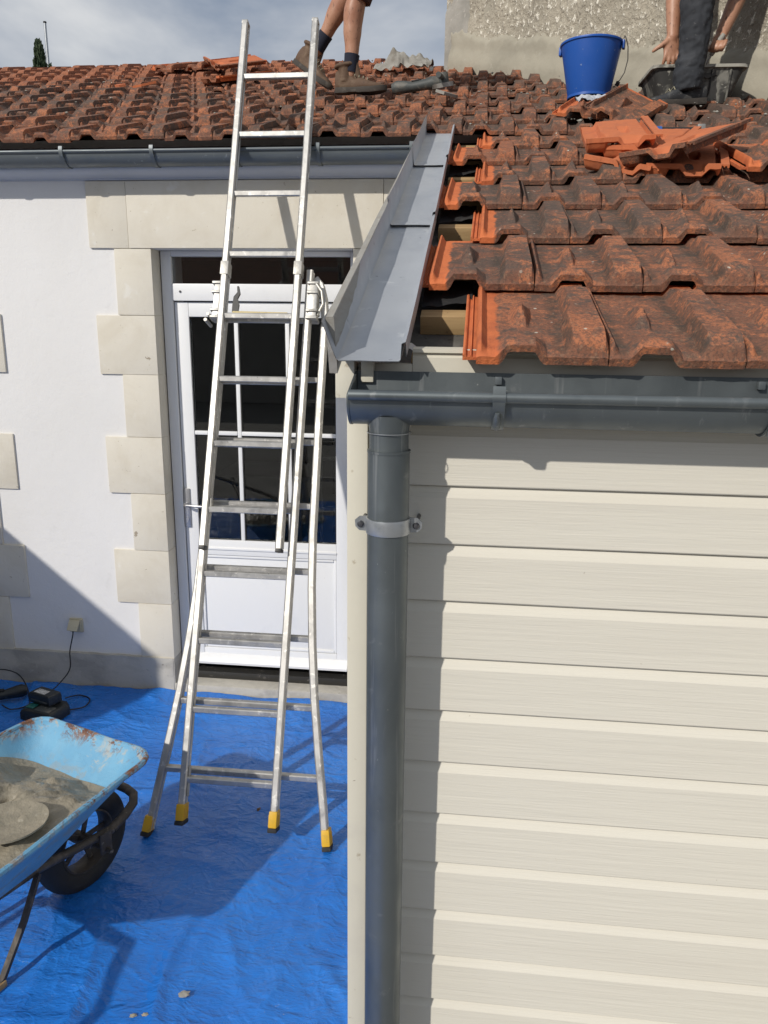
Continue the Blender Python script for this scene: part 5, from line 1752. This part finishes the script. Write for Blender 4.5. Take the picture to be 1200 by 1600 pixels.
# bunched folds above the shoe
q = cloth_tube([loc_(a2 + Vector((0, 0, -.035))), loc_(a2 + (k2 - a2) * .33), loc_(k2), loc_(h2), loc_(pel)], [.068, .072, .085, .115, .135], 8, .008)
tr.add(q.v, q.f)
def ruck(z, r_, tilt):
    c = loc_(a1 + Vector((-.006, 0, z)))
    return [c + Vector((r_ * math.cos(t), r_ * .95 * math.sin(t), tilt * math.cos(t * 1.0 + z * 40) + .006 * math.sin(3 * t))) for t in [2 * math.pi * i / 24 for i in range(24)]]
for z, r_, ti in ((.012, .060, .014), (.045, .062, -.012), (.082, .060, .012)):
    tr.tube(ruck(z, r_, ti), .012, 8, closed=True)
remesh(tr, 'trousers', 'trousers', P2, .0065, 2)
sh = cloth_tube([loc_(pel + Vector((0, -.03, .02))), loc_(pel + (ch - pel) * .5 + Vector((0, 0, .03))), loc_(ch), loc_(nk - (nk - ch) * .2)], [.15, .155, .175, .08], 5, .008)
for s0, e0 in ((sL, eL), (sR, eR)):
    q = cloth_tube([loc_(ch + (s0 - ch) * .5), loc_(s0), loc_(s0 + (e0 - s0) * .55)], [.09, .075, .066], 4, .005)
    sh.add(q.v, q.f)
remesh(sh, 'shirt', 'shirt', P2, .010, 4)
hr = MB(); ball(hr, loc_(hd + Vector((0, -.02, -.015))), .106, (.84, .9, 1.1)); remesh(hr, 'hair', 'hair', P2, .009, 2)
shoe(P2, loc_(Vector((1.090, 4.43, 3.148))), (-.97, -.22, -.10), (-.08, -.12, 1), .285, .095, 'shoe', 'boot_dark', 'lace', 'shoe', False)
shoe(P2, loc_(Vector((1.66, 4.40, 3.165))), (-.55, -.80, -.25), (0, -.3, 1), .285, .095, 'shoe', 'boot_dark', 'lace', 'shoe', False)
# trowel in the right hand
TRW = thing('trowel', 'pointing trowel with wooden handle held over the mortar tub', 'trowel', palm_c + d_ * .03 + Vector((-.002, -.024, 0)))
MB().tube([hdl * -.055 + Vector((.004, 0, 0)), hdl * -.03, hdl * .02, hdl * .045], [.011, .0135, .0125, .010], 12).build('handle', 'oldwood', TRW, 50)
MB().tube([hdl * .04, hdl * .075, hdl * .085 + Vector((.0, .01, -.012))], .005, 8).build('tang', 'steel', TRW, 50)
t0 = hdl * .088 + Vector((0, .01, -.012))
bl = [(-.012, 0), (.030, -.008), (.050, -.030), (.012, -.050), (-.030, -.024)]
loops = [[t0 + Vector((x * 1.25, .02 + dy + z * .3, z)) for x, z in bl] for dy in (-.002, .002)]
MB().loft(loops).build('blade', 'dirty_steel', TRW, 30)

# ------------------------------------------------------------------ beyond the ridge
CY = thing('cypress_tree', 'slim dark cypress tip rising behind the ridge at the far left', 'tree', (-7.50, 14.0, 0))
MB().tube([(0, 0, 0), (.02, 0, 3), (0, 0, 6.3)], [.12, .09, .02], 10).build('trunk', 'bark', CY, 50)
mb = MB()
rnd = random.Random(5)
def spray(c, r_, zt):
    for i in range(3):
        a = rnd.uniform(0, 6.28); l = rnd.uniform(.05, .10); w = l * .3
        d = Vector((math.cos(a) * .35, math.sin(a) * .35, 1)).normalized()
        sd_ = d.orthogonal().normalized()
        sd_.rotate(Quaternion(d, rnd.uniform(0, 6.28)))
        p = Vector(c)
        mb.add([p - sd_ * w, p + sd_ * w, p + d * l + sd_ * w * .3, p + d * l * 1.2, p + d * l - sd_ * w * .3], [(0, 1, 2, 3, 4)])
for i in range(5200):
    t = rnd.random() ** .8
    z = 1.2 + 5.32 * t
    rr = .34 * (1 - t) ** .55 * (.35 + .65 * smooth(0, .15, t)) + .012
    a = rnd.uniform(0, 6.28); q = rr * math.sqrt(rnd.random()) * (1 + .15 * nz3(a, z * 2, 0))
    spray((q * math.cos(a), q * math.sin(a), z), rr, z)
for i in range(500):
    z = 4.6 + 1.55 * rnd.random(); rr = .16 * (1 - (z - 4.6) / 1.6) + .015
    a = rnd.uniform(0, 6.28); q = rr * math.sqrt(rnd.random())
    spray((.17 + q * math.cos(a), q * math.sin(a), z), rr, z)
mb.build('crown', 'leaf', CY, 0)
PO_ = thing('mast', 'thin grey aerial mast beside the cypress tip', 'mast', (-7.345, 14.0, 0))
MB().tube([(0, 0, 0), (-.01, 0, 6.86)], [.028, .022], 10).build('pole', 'galv', PO_, 50)
MB().lathe([(0, 6.87), (.026, 6.868), (.028, 6.85), (.022, 6.84)], 12, Matrix.Translation((-.01, 0, 0))).build('pole_cap', 'black_plastic', PO_, 50)
